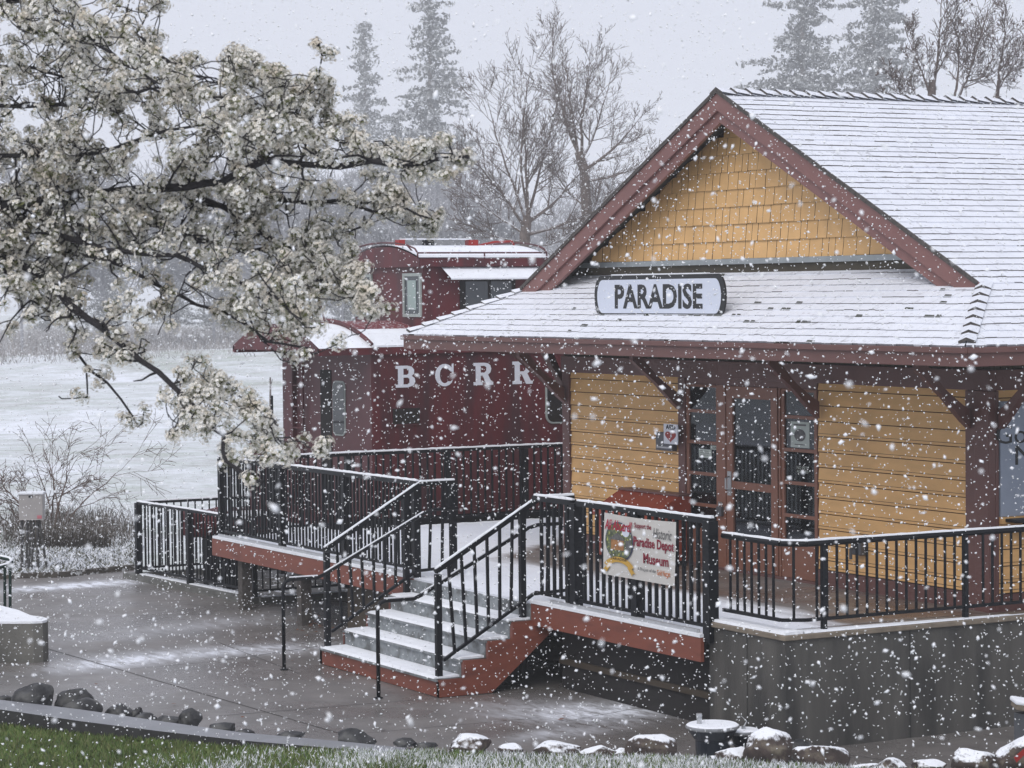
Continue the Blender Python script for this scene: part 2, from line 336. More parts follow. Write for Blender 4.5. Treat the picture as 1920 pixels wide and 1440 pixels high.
o = scatter_blades('verge_grass', vb, .05, .016, [WHBL, DKBL], (rng.random(len(vb)) < .42).astype(int), .9); tag(o, kind='stuff')
# ================================================================ LAWN in front with its kerb
def lz(px): return .10+max(0, min(1, (px-50)/640))*.145
KZ = .26
def kpt(px, py): return at(px, py, Z=KZ)
kback = [kpt(-200, 1283), kpt(0, 1312), kpt(150, 1330), kpt(300, 1352), kpt(450, 1373), kpt(640, 1390), kpt(760, 1402), kpt(900, 1412)]
kfront = [kpt(-200, 1299), kpt(0, 1330), kpt(150, 1352), kpt(300, 1371), kpt(450, 1388), kpt(640, 1404), kpt(760, 1411), kpt(900, 1418)]
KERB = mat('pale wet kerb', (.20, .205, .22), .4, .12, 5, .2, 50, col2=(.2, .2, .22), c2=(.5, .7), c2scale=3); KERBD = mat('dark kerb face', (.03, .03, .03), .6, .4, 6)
kb = MB()
for i in range(len(kback)-2):
    a, b, c, d = kback[i], kback[i+1], kfront[i+1], kfront[i]
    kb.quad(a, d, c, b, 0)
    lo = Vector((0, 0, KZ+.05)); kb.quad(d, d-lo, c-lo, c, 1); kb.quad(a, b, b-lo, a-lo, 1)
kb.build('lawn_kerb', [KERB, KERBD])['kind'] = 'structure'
GRASS = mat('lawn base', (.05, .07, .02), .9, .4, 10)
lawn = MB(); front = [(p, lz(x)) for p, x in zip(kfront[:-1], (-200, 0, 150, 300, 450, 640, 760))]
LE = [(at(px, py, Z=.2), .20) for px, py in ((820, 1412), (1000, 1419), (1180, 1421), (1300, 1424), (1450, 1436), (1600, 1444), (1800, 1452), (2400, 1480))]
edge = [Vector((p[0], p[1], z)) for p, z in front+LE]
for i in range(len(edge)-1):
    a, b = edge[i], edge[i+1]; dv = Vector((.9, -.74, 0))*9
    lawn.quad(a, a+dv, b+dv, b)
lawn.build('lawn', GRASS)['kind'] = 'structure'
gp = []; gm = []
while len(gp) < 95000:
    i = random.randrange(len(edge)-1); s = random.random(); a = edge[i].lerp(edge[i+1], s); dd = random.random()**1.3*3.2
    p = a+Vector((.9, -.74, 0))*dd
    gp.append(tuple(p)); 
gpn = np.array(gp)
# more snow towards the right and the front
U3 = np.array(UX); V3 = np.array(VX); dlt = gpn-np.array(CAM); lat = dlt[:, 0]*UX[0]+dlt[:, 1]*VX[0]; dep = dlt[:, 0]*UX[1]+dlt[:, 1]*VX[1]
pxx = 960+F*lat/dep; pyy = 720+F*(-dlt[:, 2]/dep)-F*math.tan(PIT)
f = np.clip((pxx-150-(1440-pyy)*5.0)/450, 0, 1); f = f*(.6+.5*np.sin(pxx*.02)*np.sin(gpn[:, 0]*3)); f = np.where(pxx > 900, .8, f)
r = rng.random(len(gp)); gm = np.where(r < f*.75, 0, np.where(rng.random(len(gp)) < .55, 1, 2))
GB1 = mat('green blade', (.10, .165, .035), .7, .3, 2); GB2 = mat('olive blade', (.15, .17, .06), .7, .3, 2)
o = scatter_blades('lawn_grass', gp, .05, .006, [WHBL, GB1, GB2], gm, .45); tag(o, kind='stuff')
# ================================================================ DEPOT BUILDING
XC = -4.264; EO = 1.55; EZ = 3.63; SL = .48; RY = -.40; BL = 16.0; XL = -8.53
RZ = EZ+SL*(EO-XC)
dep_b = thing('depot_building', (XC, 4, 0), 'tan and mauve wooden railway depot with snowy cedar shingle roof and front gable', 'building')
def course_roof(name, origin, u, sdir, lo, hi, run_max, th=.02, dark_rows=None, exposure=.148, wts=(1, 4, 5)):
    """shingle courses laid up a slope; u along the eave, sdir = horizontal direction up the slope"""
    mb = MB(); u = Vector(u); sdir = Vector(sdir); cosS = 1/math.sqrt(1+SL*SL); n = (Vector((0, 0, 1))-sdir*SL).normalized(); s = (sdir+Vector((0, 0, SL))).normalized()
    n_c = int(run_max/cosS/exposure)+1
    for c in range(n_c):
        t0 = c*exposure; t1 = min((c+1)*exposure+.004, run_max/cosS)
        if t1 <= t0+.01: break
        a0, a1 = lo(t0*cosS), hi(t0*cosS); b0, b1 = lo(t1*cosS), hi(t1*cosS); x = a0; cj = random.uniform(-.004, .004); run_m = random.choices((0, 1, 3), wts)[0]
        while x < a1-.01:
            x2 = min(x+random.uniform(.09, .2), a1)
            if a1-x2 < .04: x2 = a1
            fa = lambda q, aa, bb: max(bb[0], min(bb[1], q))
            j = cj+random.gauss(0, .0045); h = th*random.uniform(.88, 1.12)
            if random.random() < .22: run_m = random.choices((0, 1, 3), wts)[0]
            mi_t = 0
            P = lambda q, t, hh: Vector(origin)+u*q+s*t+n*hh
            xt, xt2 = max(b0, min(b1, x)), max(b0, min(b1, x2))
            mb.quad(P(x, t0+j-.004, h), P(x2, t0+j-.004, h), P(xt2, t1, .0), P(xt, t1, .0), 0)
            mb.quad(P(x, t0+j-.004, -.01), P(x2, t0+j-.004, -.01), P(x2, t0+j-.004, h*.93), P(x, t0+j-.004, h*.93), run_m)
            if dark_rows and random.random() < dark_rows(c, x):
                k = random.uniform(.012, .028); mb.quad(P(x+.01, t0-.012, h*.2), P(x2-.01, t0-.012, h*.2), P(x2-.02, t0+k, h+.006), P(x+.015, t0+k*1.2, h+.008), 2)
            x = x2
    return mb.build(name, [SNOWR, SHDARK, MOSS, SHMID], dep_b)
# front pent slope (faces -Y)
course_roof('roof_slope', (0, -EO, EZ), (1, 0, 0), (0, 1, 0), lambda r: XL-EO+r, lambda r: EO-r, EO-.01, .009,
            lambda c, x: (.12 if (c in (4, 5, 6) and x > -5) else .03 if x > -7 else 0), wts=(2, 3, 4))
# main slope facing +X
course_roof('roof_slope', (EO, 0, EZ), (0, 1, 0), (-1, 0, 0), lambda r: -EO+min(r, EO+RY), lambda r: BL, EO-XC-.01, .010)
rb = MB()   # far slope, underside and end of the roof
hr = EO+RY; rb.poly([(XL-EO, -EO, EZ-.01), (XL-EO+hr, RY, EZ+SL*hr-.01), (XC, RY, RZ-.012), (XC, BL, RZ-.012), (XL-EO, BL, EZ-.01)], 0)
rb.build('roof_slope', [SNOWR], dep_b)
rb = MB(); ud = .10
rb.poly([(EO-.02, -EO+.02, EZ-ud), (EO-hr, RY+.05, EZ+SL*hr-ud), (XC, RY+.05, RZ-ud), (XC, BL, RZ-ud), (EO-.02, BL, EZ-ud)])
rb.poly([(XL-EO+.02, -EO+.02, EZ-ud), (XL-EO+.02, BL, EZ-ud), (XC, BL, RZ-ud), (XC, RY+.05, RZ-ud), (XL-EO+hr, RY+.05, EZ+SL*hr-ud)])
rb.quad((XL-EO+.02, -EO+.02, EZ-ud), (XL, .0, EZ+SL*EO-ud), (0, .0, EZ+SL*EO-ud), (EO-.02, -EO+.02, EZ-ud))
rb.build('soffit', [FRIEZE], dep_b)
# ridge caps and hip caps
rc = MB(); y = RY-.03
while y < BL:
    for s in (-1, 1):
        a = Vector((XC, y-.02, RZ+.055)); b = Vector((XC, y+.26, RZ+.018)); o_ = Vector((s*.13, 0, -.13*SL))
        rc.quad(a, b, b+o_, a+o_, 0); k = Vector((0, .0, .03)); rc.quad(a, a+o_, a+o_-k, a-k, 1)
    y += .205
rc.build('ridge_caps', [SNOWR, SHDARK], dep_b)
for side in (0, 1):
    hp = MB()
    for i in range(8):
        t = .04+i*.145; c = 1 if side == 0 else -1
        X0 = EO if side == 0 else XL-EO
        pt = lambda r, h: Vector((X0-c*r, -EO+r, EZ+SL*r+h))
        a = pt(t-.01, .065); b = pt(t+.17, .03)
        wL = Vector((-c*.115, -.0, -.0)); wR = Vector((0, .115, 0))
        # wings: along the front eave direction and along the side eave direction
        hp.quad(a, a+wL+Vector((0, 0, -.035)), b+wL+Vector((0, 0, -.02)), b, 0); hp.quad(a, b, b+wR+Vector((0, 0, -.02)), a+wR+Vector((0, 0, -.035)), 0)
        k = Vector((0, 0, .034)); hp.quad(a, a-k, a+wL-k*2, a+wL+Vector((0, 0, -.035)), 1); hp.quad(a, a+wR+Vector((0, 0, -.035)), a+wR-k*2, a-k, 1)
    hp.build('hip_caps', [SNOWR, SHDARK], dep_b)
# rake boards of the gable
def rake(s, y0, y1, d0, d1, m, name):
    mb = MB(); X1 = XC+s*(EO-XC+RY*1.0); 
    pe = lambda r: RZ-SL*r
    R = (EO-XC)-(EO+RY)-.03; cs = math.sqrt(1+SL*SL)
    pts = [(XC, pe(0)-d0*cs), (XC+s*R, pe(R)-d0*cs), (XC+s*(R-(d1-d0)*.55), pe(R-(d1-d0)*.55)-d1*cs), (XC, pe(0)-d1*cs)]
    if s < 0: pts = pts[::-1]
    mb.prism(pts, 1, y0, y1); return mb.build(name, m, dep_b)
for s in (-1, 1):
    rake(s, RY-.035, RY, -.005, .19, MAUVE2, 'rake_board'); rake(s, RY+.002, RY+.05, .19, .315, MAUVE2, 'rake_board')
    rake(s, RY-.055, RY-.037, -.03, .012, SHDARK, 'drip_edge')
# gable wall
gw = MB(); line = lambda x: RZ-SL*abs(x-XC)-.14
z0 = 4.53; row = 0
gw.prism([(XC-4.3, 4.25), (XC+4.3, 4.25), (XC+.1, RZ-.2), (XC-.1, RZ-.2)], 1, .012, .05, 1)
while z0 < RZ-.2:
    z1 = z0+.2; x = XC-4.3+random.uniform(0, .1)
    while x < XC+4.3:
        x2 = x+random.choice((.12, .15, .18, .2, .24, .27)); g = .0045
        a, b = x+g, x2-g; ta, tb = min(z1+.01, line(a)), min(z1+.01, line(b))
        if ta > z0+.02 and tb > z0+.02:
            yb = -.030+random.uniform(-.002, .002); yt = -.010; j = random.uniform(-.003, .003)
            gw.quad((a, yb, z0+j), (b, yb, z0+j), (b, yt if tb > z1 else yb+.01, tb), (a, yt if ta > z1 else yb+.01, ta), 0)
            gw.quad((a, .012, z0+j), (b, .012, z0+j), (b, yb, z0+j), (a, yb, z0+j), 1)
            gw.quad((a, .012, z0+j), (a, yb, z0+j), (a, yt, ta), (a, .012, ta), 1); gw.quad((b, yb, z0+j), (b, .012, z0+j), (b, .012, tb), (b, yt, tb), 1)
        x = x2
    z0 = z1; row += 1
gw.build('gable_wall', [TANSH, GROOVE], dep_b)
zq = lambda z: (RZ-.125-z)/SL
fl = MB(); fl.prism([(XC-zq(4.465), 4.465), (XC+zq(4.465), 4.465), (XC+zq(4.528), 4.528), (XC-zq(4.528), 4.528)], 1, -.05, .011); fl.build('flashing', FLASH, dep_b)
fl = MB(); fl.prism([(XC-zq(4.25), 4.25), (XC+zq(4.25), 4.25), (XC+zq(4.463), 4.463), (XC-zq(4.463), 4.463)], 1, -.012, .011); fl.build('gable_base_board', FRIEZE, dep_b)
# fascias
for (a, b, nm) in (((XL-EO, -EO), (EO, -EO), 0), ((EO, -EO), (EO, BL), 1), ((XL-EO, -EO), (XL-EO, BL), 2)):
    mb = MB()
    if nm == 0:
        mb.box(a[0], b[0], a[1]-.0, a[1]+.04, EZ-.195, EZ-.012); mb.box(a[0]-.03, b[0]+.03, a[1]-.03, a[1]-.002, EZ-.07, EZ-.014)
    else:
        s = 1 if nm == 1 else -1
        x0, x1 = sorted((a[0], a[0]-s*.04)); mb.box(x0+(.0), x1, a[1]+.042, b[1], EZ-.195, EZ-.012)
        x0, x1 = sorted((a[0]+s*.002, a[0]+s*.03)); mb.box(x0, x1, a[1]+.0, b[1], EZ-.07, EZ-.014)
    mb.build('fascia', MAUVE, dep_b, bevel=.006)
# siding walls : boards with a lapped profile
def siding(x0, x1, axis, plane, z0, z1, name='siding_wall'):
    """axis 0: wall along X facing -Y at y=plane ; axis 1: wall along Y facing +X at x=plane"""
    mb = MB(); B = .17; n = int(round((3.13-z0)/B))+1; zt = 3.047+.0
    k = -1; z = zt
    tops = [z1]+[zt-B*i for i in range(20) if zt-B*i > z0+.01]+[z0]
    def Q(xa, xb, da, za, db, zb, m):
        if axis == 0: mb.quad((xa, plane-da, za), (xb, plane-da, za), (xb, plane-db, zb), (xa, plane-db, zb), m)
        else: mb.quad((plane+da, xa, za), (plane+da, xb, za), (plane+db, xb, zb), (plane+db, xa, zb), m)
    for i in range(len(tops)-1):
        hi, lo = tops[i], tops[i+1]
        g = .011
        Q(x0, x1, .024, lo+g, .010, hi, 0)          # face, proud at the bottom
        Q(x0, x1, -.004, lo+g+.004, .024, lo+g, 1)  # underside
        Q(x0, x1, -.004, lo-.002, -.004, lo+g+.004, 1)
        if lo < 2.6: Q(x0, x1, .0255, lo+g+.028, .0245, lo+g+.032, 1)
    return mb.build(name, [TAN, GROOVE], dep_b)
siding(XL+.18, -5.755, 0, 0, 1.07, 3.13); siding(-2.92, -.335, 0, 0, 1.07, 3.13)
siding(.078, BL, 1, 0, 1.07, 3.13)
core = MB()
core.box(XL+.05, -5.6, .03, .12, .3, 3.6); core.box(-2.93, -.05, .03, .12, .3, 3.6); core.box(-5.6, -2.93, .03, .12, 3.15, 3.6)
core.box(-.12, -.03, .12, BL, .3, 3.6); core.box(XL+.05, XL+.14, .12, BL, .3, 3.6); core.box(XL+.05, -.03, BL, BL+.1, .3, 3.6)
core.build('wall_core', INT, dep_b)
inn = MB(); inn.box(XL+.2, -.2, 3.2, 3.3, .9, 3.5); inn.box(XL+.2, -.2, .14, 3.2, .86, .90); inn.box(XL+.2, -.2, .14, 3.2, 3.3, 3.34); inn.build('interior', mat('dim room', (.07, .06, .06), .9, .3, 2), dep_b)
outl = MB(); outl.box(XL-.02, XL+.05, 0, BL, 1.07, 3.4); outl.build('siding_wall', TAN, dep_b)
sk = MB(); sk.box(XL+.18, -5.60, -.03, .028, .87, 1.068); sk.build('skirt_board', MAUVE, dep_b); sk = MB(); sk.box(-2.93, -.33, -.03, .028, .87, 1.068); sk.build('skirt_board', MAUVE, dep_b)
sk = MB(); sk.box(-.028, .03, .078, BL, .87, 1.068); sk.build('skirt_board', MAUVE, dep_b)
for a, b in ((XL, XL+.18), (-5.755, -5.60), (-2.93-.0, -2.925)):
    pass
def post(x0, x1, y0, y1, z0, z1, m=MAUVE, name='corner_post'):
    mb = MB(); mb.box(x0, x1, y0, y1, z0, z1); return mb.build(name, m, dep_b, bevel=.006)
post(XL, XL+.178, -.045, .028, .87, 3.128); post(-5.753, -5.603, -.045, .028, .87, 3.128, name='wall_post'); 
post(-.33, -.172, -.05, .028, .87, 3.128); post(-.168, .05, -.062, .028, .87, 3.128); post(-.02, .05, .03, .075, .87, 3.128)
hb = MB(); hb.box(XL, .06, -.06, .028, 3.132, 3.34); hb.build('header_beam', MAUVE, dep_b, bevel=.005)
hb = MB(); hb.box(-.02, .06, .03, BL, 3.132, 3.34); hb.build('header_beam', MAUVE, dep_b, bevel=.005)
fz = MB(); x = XL
while x < .03:
    fz.box(x+.004, x+.086, -.02, .026, 3.342, 3.9-.02); x += .09
fz.build('frieze', FRIEZE, dep_b)
fz = MB(); y = .03
while y < BL:
    fz.box(-.02, .022, y+.004, y+.086, 3.342, 3.9-.02); y += .09
fz.build('frieze', FRIEZE, dep_b)
# curved eave brackets
def bracket(x, y, dx, dy, w=.085):
    mb = MB(); n = 8; prev = None; pts = []
    for i in range(n+1):
        t = i/n; r = .02+t*.66; z = 2.84+.60*(t**1.12); th = .048+.045*abs(2*t-1)
        pts.append((r, z, th))
    perp = Vector((-dy, dx, 0))*w/2
    for i in range(n):
        (r0, z0, t0), (r1, z1, t1) = pts[i], pts[i+1]
        c = [Vector((x+dx*r0, y+dy*r0, z0-t0)), Vector((x+dx*r1, y+dy*r1, z1-t1)), Vector((x+dx*r1, y+dy*r1, min(3.46, z1+t1))), Vector((x+dx*r0, y+dy*r0, z0+t0))]
        a = [p-perp for p in c]; b = [p+perp for p in c]
        mb.poly(a); mb.poly(b[::-1]); mb.quad(a[0], b[0], b[1], a[1]); mb.quad(a[3], a[2], b[2], b[3])
        if i == 0: mb.quad(a[0], a[3], b[3], b[0])
        if i == n-1: mb.quad(a[1], b[1], b[2], a[2])
    mb.build('eave_bracket', MAUVE, dep_b)
for x in (XL+.09, -5.68, -2.85, -.25): bracket(x, -.06, 0, -1)
bracket(.05, .09, 1, 0); bracket(XL-.03, .1, -1, 0, .1); bracket(.05, 3.2, 1, 0); bracket(.05, 6.4, 1, 0)
bracket(XL, -.02, -.707, -.707, .08)
# ---- door and sidelights
ds = MB(); ds.box(-5.60, -2.928, -.03, .03, 3.0+.06, 3.13); ds.build('door_header', MAUVE, dep_b)
door = MB()
def leaf(mb, x0, x1, z0, z1, y0, y1, st, rails, top, bot):
    mb.box(x0, x0+st, y0, y1, z0, z1); mb.box(x1-st, x1, y0, y1, z0, z1); mb.box(x0+st, x1-st, y0, y1, z1-top, z1); mb.box(x0+st, x1-st, y0, y1, z0, z0+bot)
    for (a, b) in rails: mb.box(x0+st, x1-st, y0, y1, a, b)
leaf(door, -4.74, -3.70, .93, 3.055, -.028, .02, .13, [(1.86, 1.95)], .14, .36)
dor = door.build('door', DOORB, dep_b, bevel=.004)
gl = MB(); gl.box(-4.61, -3.83, -.004, .0, 1.29, 1.86); gl.build('glass', GLASS, dor); gl = MB(); gl.box(-4.61, -3.83, -.004, .0, 1.95, 2.915); gl.build('glass', GLASS, dor)
hd = MB(); hd.box(-4.71, -4.63, -.036, -.029, 1.78, 2.06); hd.tube([(-4.67, -.04, 1.84), (-4.67, -.085, 1.86), (-4.67, -.085, 1.98), (-4.67, -.04, 2.0)], .012, 8); hd.build('handle', STEEL, dor)
def sidelight(x0, x1):
    z0, z1 = .93, 3.055; st = .055; mb = MB(); rails = [(2.74-.02, 2.74+.02), (2.37-.02, 2.37+.02), (2.0-.02, 2.0+.02), (1.63-.02, 1.63+.02)]
    leaf(mb, x0, x1, z0, z1, -.026, .02, st, rails, .03, .42); s = mb.build('sidelight', DOORB, dep_b, bevel=.003)
    zs = [1.35, 1.61, 1.65, 1.98, 2.02, 2.35, 2.39, 2.72, 2.76, 3.025]
    for i in range(0, 10, 2):
        g = MB(); g.box(x0+st, x1-st, -.006, -.002, zs[i], zs[i+1]); g.build('glass', GLASS, s)
    return s
sidelight(-5.598, -4.90); sidelight(-3.625, -2.935)
fr = MB(); fr.box(-4.898, -4.743, -.038, .02, .9, 3.058); fr.box(-3.697, -3.655, .0, .03, .9, 3.058, 1); fr.box(-3.653, -3.627, -.04, .02, .9, 3.058); fr.build('door_frame', [DOORB, INT], dep_b)
th = MB(); th.box(-5.6, -2.93, -.06, .03, .865, .928); th.build('threshold', MAUVE, dep_b)
cu = MB()
for (x0, x1, z0, z1) in ((-5.55, -4.95, 1.3, 2.36), (-4.62, -3.84, 1.25, 1.9), (-3.58, -2.98, 1.3, 2.36)):
    x = x0; k = 0
    while x < x1-.02:
        cu.quad((x, .09 if k % 2 else .12, z0), (x+.03, .12 if k % 2 else .09, z0), (x+.03, .12 if k % 2 else .09, z1), (x, .09 if k % 2 else .12, z1)); x += .03+random.uniform(0, .03); k += 1
cu.build('curtain', CURT, dep_b)
# text helper
def text_mesh(s, size, depth=.003, xs=1.0, bold=0.0, shear=0.0, sp=1.0):
    c = bpy.data.curves.new('t', 'FONT'); c.body = s; c.size = size; c.extrude = depth; c.offset = bold; c.shear = shear; c.space_character = sp; c.resolution_u = 3
    o = bpy.data.objects.new('t', c); sc.collection.objects.link(o); bpy.context.view_layer.update()
    me = bpy.data.meshes.new_from_object(o); bpy.data.objects.remove(o)
    for v in me.vertices: v.co.x *= xs
    return me
def put_text(name, s, size, pos, u, parent, m, width=None, height=None, align='c', depth=.003, bold=0, shear=0, upv=(0, 0, 1), sp=1.0, loose=None):
    me = text_mesh(s, size, depth, 1, bold, shear, sp); xs = [v.co.x for v in me.vertices]; ys = [v.co.y for v in me.vertices]
    x0, x1, y0, y1 = min(xs), max(xs), min(ys), max(ys)
    fx = width/(x1-x0) if width else 1; fy = height/(y1-y0) if height else (1 if not width else 1)
    u = Vector(u).normalized(); upv = Vector(upv).normalized(); n = u.cross(upv)
    for v in me.vertices:
        a = (v.co.x-(x0+x1)/2)*fx if align == 'c' else (v.co.x-x0)*fx; b = (v.co.y-(y0+y1)/2)*fy
        v.co = Vector(pos)+u*a+upv*b+n*v.co.z
    me.materials.clear(); me.materials.append(m); o = bpy.data.objects.new(name, me); sc.collection.objects.link(o)
    if parent is not None:
        o.parent = parent; o.matrix_parent_inverse = Matrix.LocRotScale(parent.location, parent.rotation_euler, None).inverted()
    return o
# ---- things on the building
def roofZ(y): return EZ+SL*(y+EO)
sy = -.98; sgc = -4.66
sg = thing('station_sign', (sgc, sy, roofZ(sy)), 'white oval board with black rim reading PARADISE standing on the snowy roof', 'sign')
def stadium(cx, cz, hw, hh, n=12):
    pts = []; r = hh*.98
    for cxs, a0 in ((cx+hw-r*.62, -PI/2), (cx-hw+r*.62, PI/2)):
        for i in range(n+1):
            a = a0+PI*i/n; pts.append((cxs+r*.62*math.cos(a), cz+hh*math.sin(a)))
    return pts
sz0, sz1 = 3.86, 4.35; szc = (sz0+sz1)/2; hwd = 1.40
mb = MB(); mb.prism(stadium(sgc, szc, hwd, .245), 1, sy-.03, sy-.005); mb.build('board', BLACKP, sg)
mb = MB(); mb.prism(stadium(sgc, szc, hwd-.075, .195), 1, sy-.036, sy-.032); mb.build('panel', SIGNW, sg)
put_text('lettering', 'PARADISE', .3, (sgc+.02, sy-.038, szc-.002), (1, 0, 0), sg, BLACKP, 1.88, .285, depth=.001, bold=.009)
mb = MB(); mb.bar((sgc-1.02, sy, sz1+.006), (sgc+1.02, sy, sz1+.006), .05, .018); mb.build('snow_cap', SNOW, sg)
mb = MB()
for x in (-.9, -.35, .35, .7): mb.bar((sgc+x, sy+.03, sz0+.05), (sgc+x, sy+.35, roofZ(sy+.35)+.01), .04, .04); mb.bar((sgc+x, sy, roofZ(sy)-.02), (sgc+x, sy, sz0+.06), .05, .04)
mb.box(sgc-1.12, sgc+1.12, sy-.02, sy+.02, roofZ(sy)-.03, sz0+.03)
mb.build('support', BLACKP, sg)
# AED sign and box
ab = thing('wall_box', (-6.0, -.03, 2.3), 'grey metal first aid cabinet on the tan siding behind the AED sign', 'cabinet')
mb = MB(); mb.box(-6.16, -5.80, -.11, -.026, 2.24, 2.46); mb.build('case', GREYBOX, ab, bevel=.01)
mb = MB(); mb.box(-6.13, -5.84, -.116, -.112, 2.27, 2.29); mb.build('label_strip', ALU, ab)
asg = thing('aed_sign', (-5.77, -.13, 2.3), 'small white AED sign with a red heart projecting beside the door frame', 'sign')
mb = MB(); mb.box(-5.93, -5.62, -.136, -.126, 2.33, 2.57); mb.box(-5.78, -5.74, -.126, -.04, 2.36, 2.54); mb.build('plate', WHITEP, asg)
put_text('lettering', 'AED', .08, (-5.775, -.138, 2.533), (1, 0, 0), asg, BLACKP, .22, .055, depth=.001, bold=.003)
hp_ = []
for i in range(40):
    a = 2*PI*i/40; hx = 16*math.sin(a)**3; hz = 13*math.cos(a)-5*math.cos(2*a)-2*math.cos(3*a)-math.cos(4*a); hp_.append((-5.775+hx*.0076, 2.425+hz*.0046))
mb = MB(); mb.prism(hp_[::-1], 1, -.1385, -.137); mb.build('heart', REDP, asg)
mb = MB(); mb.prism([(-5.80, 2.375), (-5.765, 2.42), (-5.785, 2.425), (-5.74, 2.475), (-5.755, 2.435), (-5.735, 2.43)], 1, -.1405, -.139); mb.build('lightning_bolt', WHITEP, asg)
# notices in the sidelights
def sheet(name, x0, x1, z0, z1, m, label, y=.012, lines=0, cat='notice'):
    t = thing(name, ((x0+x1)/2, y, z0), label, cat); mb = MB(); mb.box(x0, x1, y, y+.002, z0, z1); mb.build('sheet', m, t)
    if lines:
        mb = MB()
        for i in range(lines):
            zz = z1-(i+1)*(z1-z0)/(lines+1.2); mb.box(x0+.03, x1-.03-random.uniform(0, .06), y-.002, y-.0005, zz, zz+.006)
        mb.build('print', GREYP, t)
    return t
t = sheet('poster', -3.46, -3.10, 2.40, 2.69, PAPER, 'pale poster with a round emblem in the right sidelight of the door', y=-.010, lines=0, cat='poster')
mb = MB(); ring = [(-3.28+.11*math.cos(a*PI/8), 2.54+.07*math.sin(a*PI/8)) for a in range(16)]; mb.prism(ring, 1, -.013, -.011); mb.box(-3.40, -3.16, -.013, -.011, 2.645, 2.665); mb.box(-3.38, -3.18, -.013, -.011, 2.43, 2.44); mb.build('print', GREYP, t)
sheet('notice', -5.35, -5.08, 2.19, 2.29, PAPER, 'small white notice taped inside the left sidelight', y=-.010, lines=3)
t = sheet('number_plate', -5.10, -4.96, 2.295, 2.342, PAPER, 'tiny white number plate at the top right corner of a left sidelight pane', y=-.012, cat='plate')
put_text('lettering', '1164', .03, (-5.03, -.0135, 2.318), (1, 0, 0), t, BLACKP, .11, .03, depth=.0005)
t = sheet('rules_notice', -3.36, -3.10, 2.12, 2.2, INT, 'white NO PETS ALLOWED lettering on the dark right sidelight glass', y=-.012)
put_text('lettering', 'NO PETS', .03, (-3.23, -.014, 2.178), (1, 0, 0), t, PAPER, .22, .034, depth=.0005); put_text('lettering', 'ALLOWED', .03, (-3.23, -.014, 2.136), (1, 0, 0), t, PAPER, .22, .034, depth=.0005)
t = thing('framed_picture', (-4.3, .9, 2.2), 'brown framed picture inside the room seen through the door glass', 'picture'); mb = MB(); mb.box(-4.75, -4.25, .9, .93, 2.15, 2.42); mb.build('frame', mat('brown frame', (.3, .12, .06), .6), t)
t = thing('blue_cabinet', (-3.7, .8, 2.0), 'dark blue cabinet inside the room behind the door glass', 'cabinet'); mb = MB(); mb.box(-4.05, -3.6, .7, .95, .91, 2.5); mb.build('case', mat('indigo panel', (.035, .03, .12), .5), t)
lk = thing('lock_box', (-4.83, -.05, 1.6), 'small dark combination lock box hanging on the door jamb', 'lock box'); mb = MB(); mb.box(-4.88, -4.78, -.085, -.042, 1.53, 1.64); mb.build('case', GREYBOX, lk, bevel=.006); mb = MB(); mb.tube([(-4.86, -.06, 1.64), (-4.86, -.06, 1.69), (-4.80, -.06, 1.69), (-4.80, -.06, 1.64)], .007, 6); mb.build('shackle', STEEL, lk)
# chest under the window-less wall
ch = thing('donation_chest', (-5.65, -.5, .9), 'red brown wooden chest with a sloping lid against the tan wall', 'chest')
cxa = at(1163, 918, Y=-.22)[0]; cxb = at(1274, 931, Y=-.22)[0]; czt = at(1163, 918, Y=-.22)[2]; print('chest', cxa, cxb, czt)
mb = MB(); mb.box(cxa+.04, cxb-.04, -.60, -.09, .95, 1.44); mb.build('body', CHEST, ch, bevel=.01)
mb = MB(); mb.prism([(-.64, 1.44), (-.64, 1.48), (-.22, czt), (-.07, czt), (-.07, 1.44)], 0, cxa, cxb); mb.build('lid', CHEST, ch, bevel=.008)
mb = MB(); mb.box(cxa-.01, cxb+.01, -.24, -.05, czt+.002, czt+.025); mb.build('top_trim', MAUVE, ch)
mb = MB()
for x in (cxa+.1, cxb-.1):
    for y in (-.58, -.14): mb.box(x-.03, x+.03, y-.03, y+.03, .9, .95)
mb.build('feet', INT, ch)
fa = thing('wall_outlet', (-2.2, -.05, 1.4), 'small dark metal outlet box with a spout on the siding right of the door', 'outlet')
p = at(1612, 1025, Y=-.05); mb = MB(); mb.box(p[0]-.09, p[0]+.09, -.11, -.026, p[2]-.09, p[2]+.1); mb.build('case', GREYBOX, fa, bevel=.015); mb = MB(); mb.tube([(p[0], -.11, p[2]), (p[0], -.17, p[2]-.02), (p[0], -.17, p[2]-.13)], .018, 8); mb.build('spout', GREYBOX, fa)
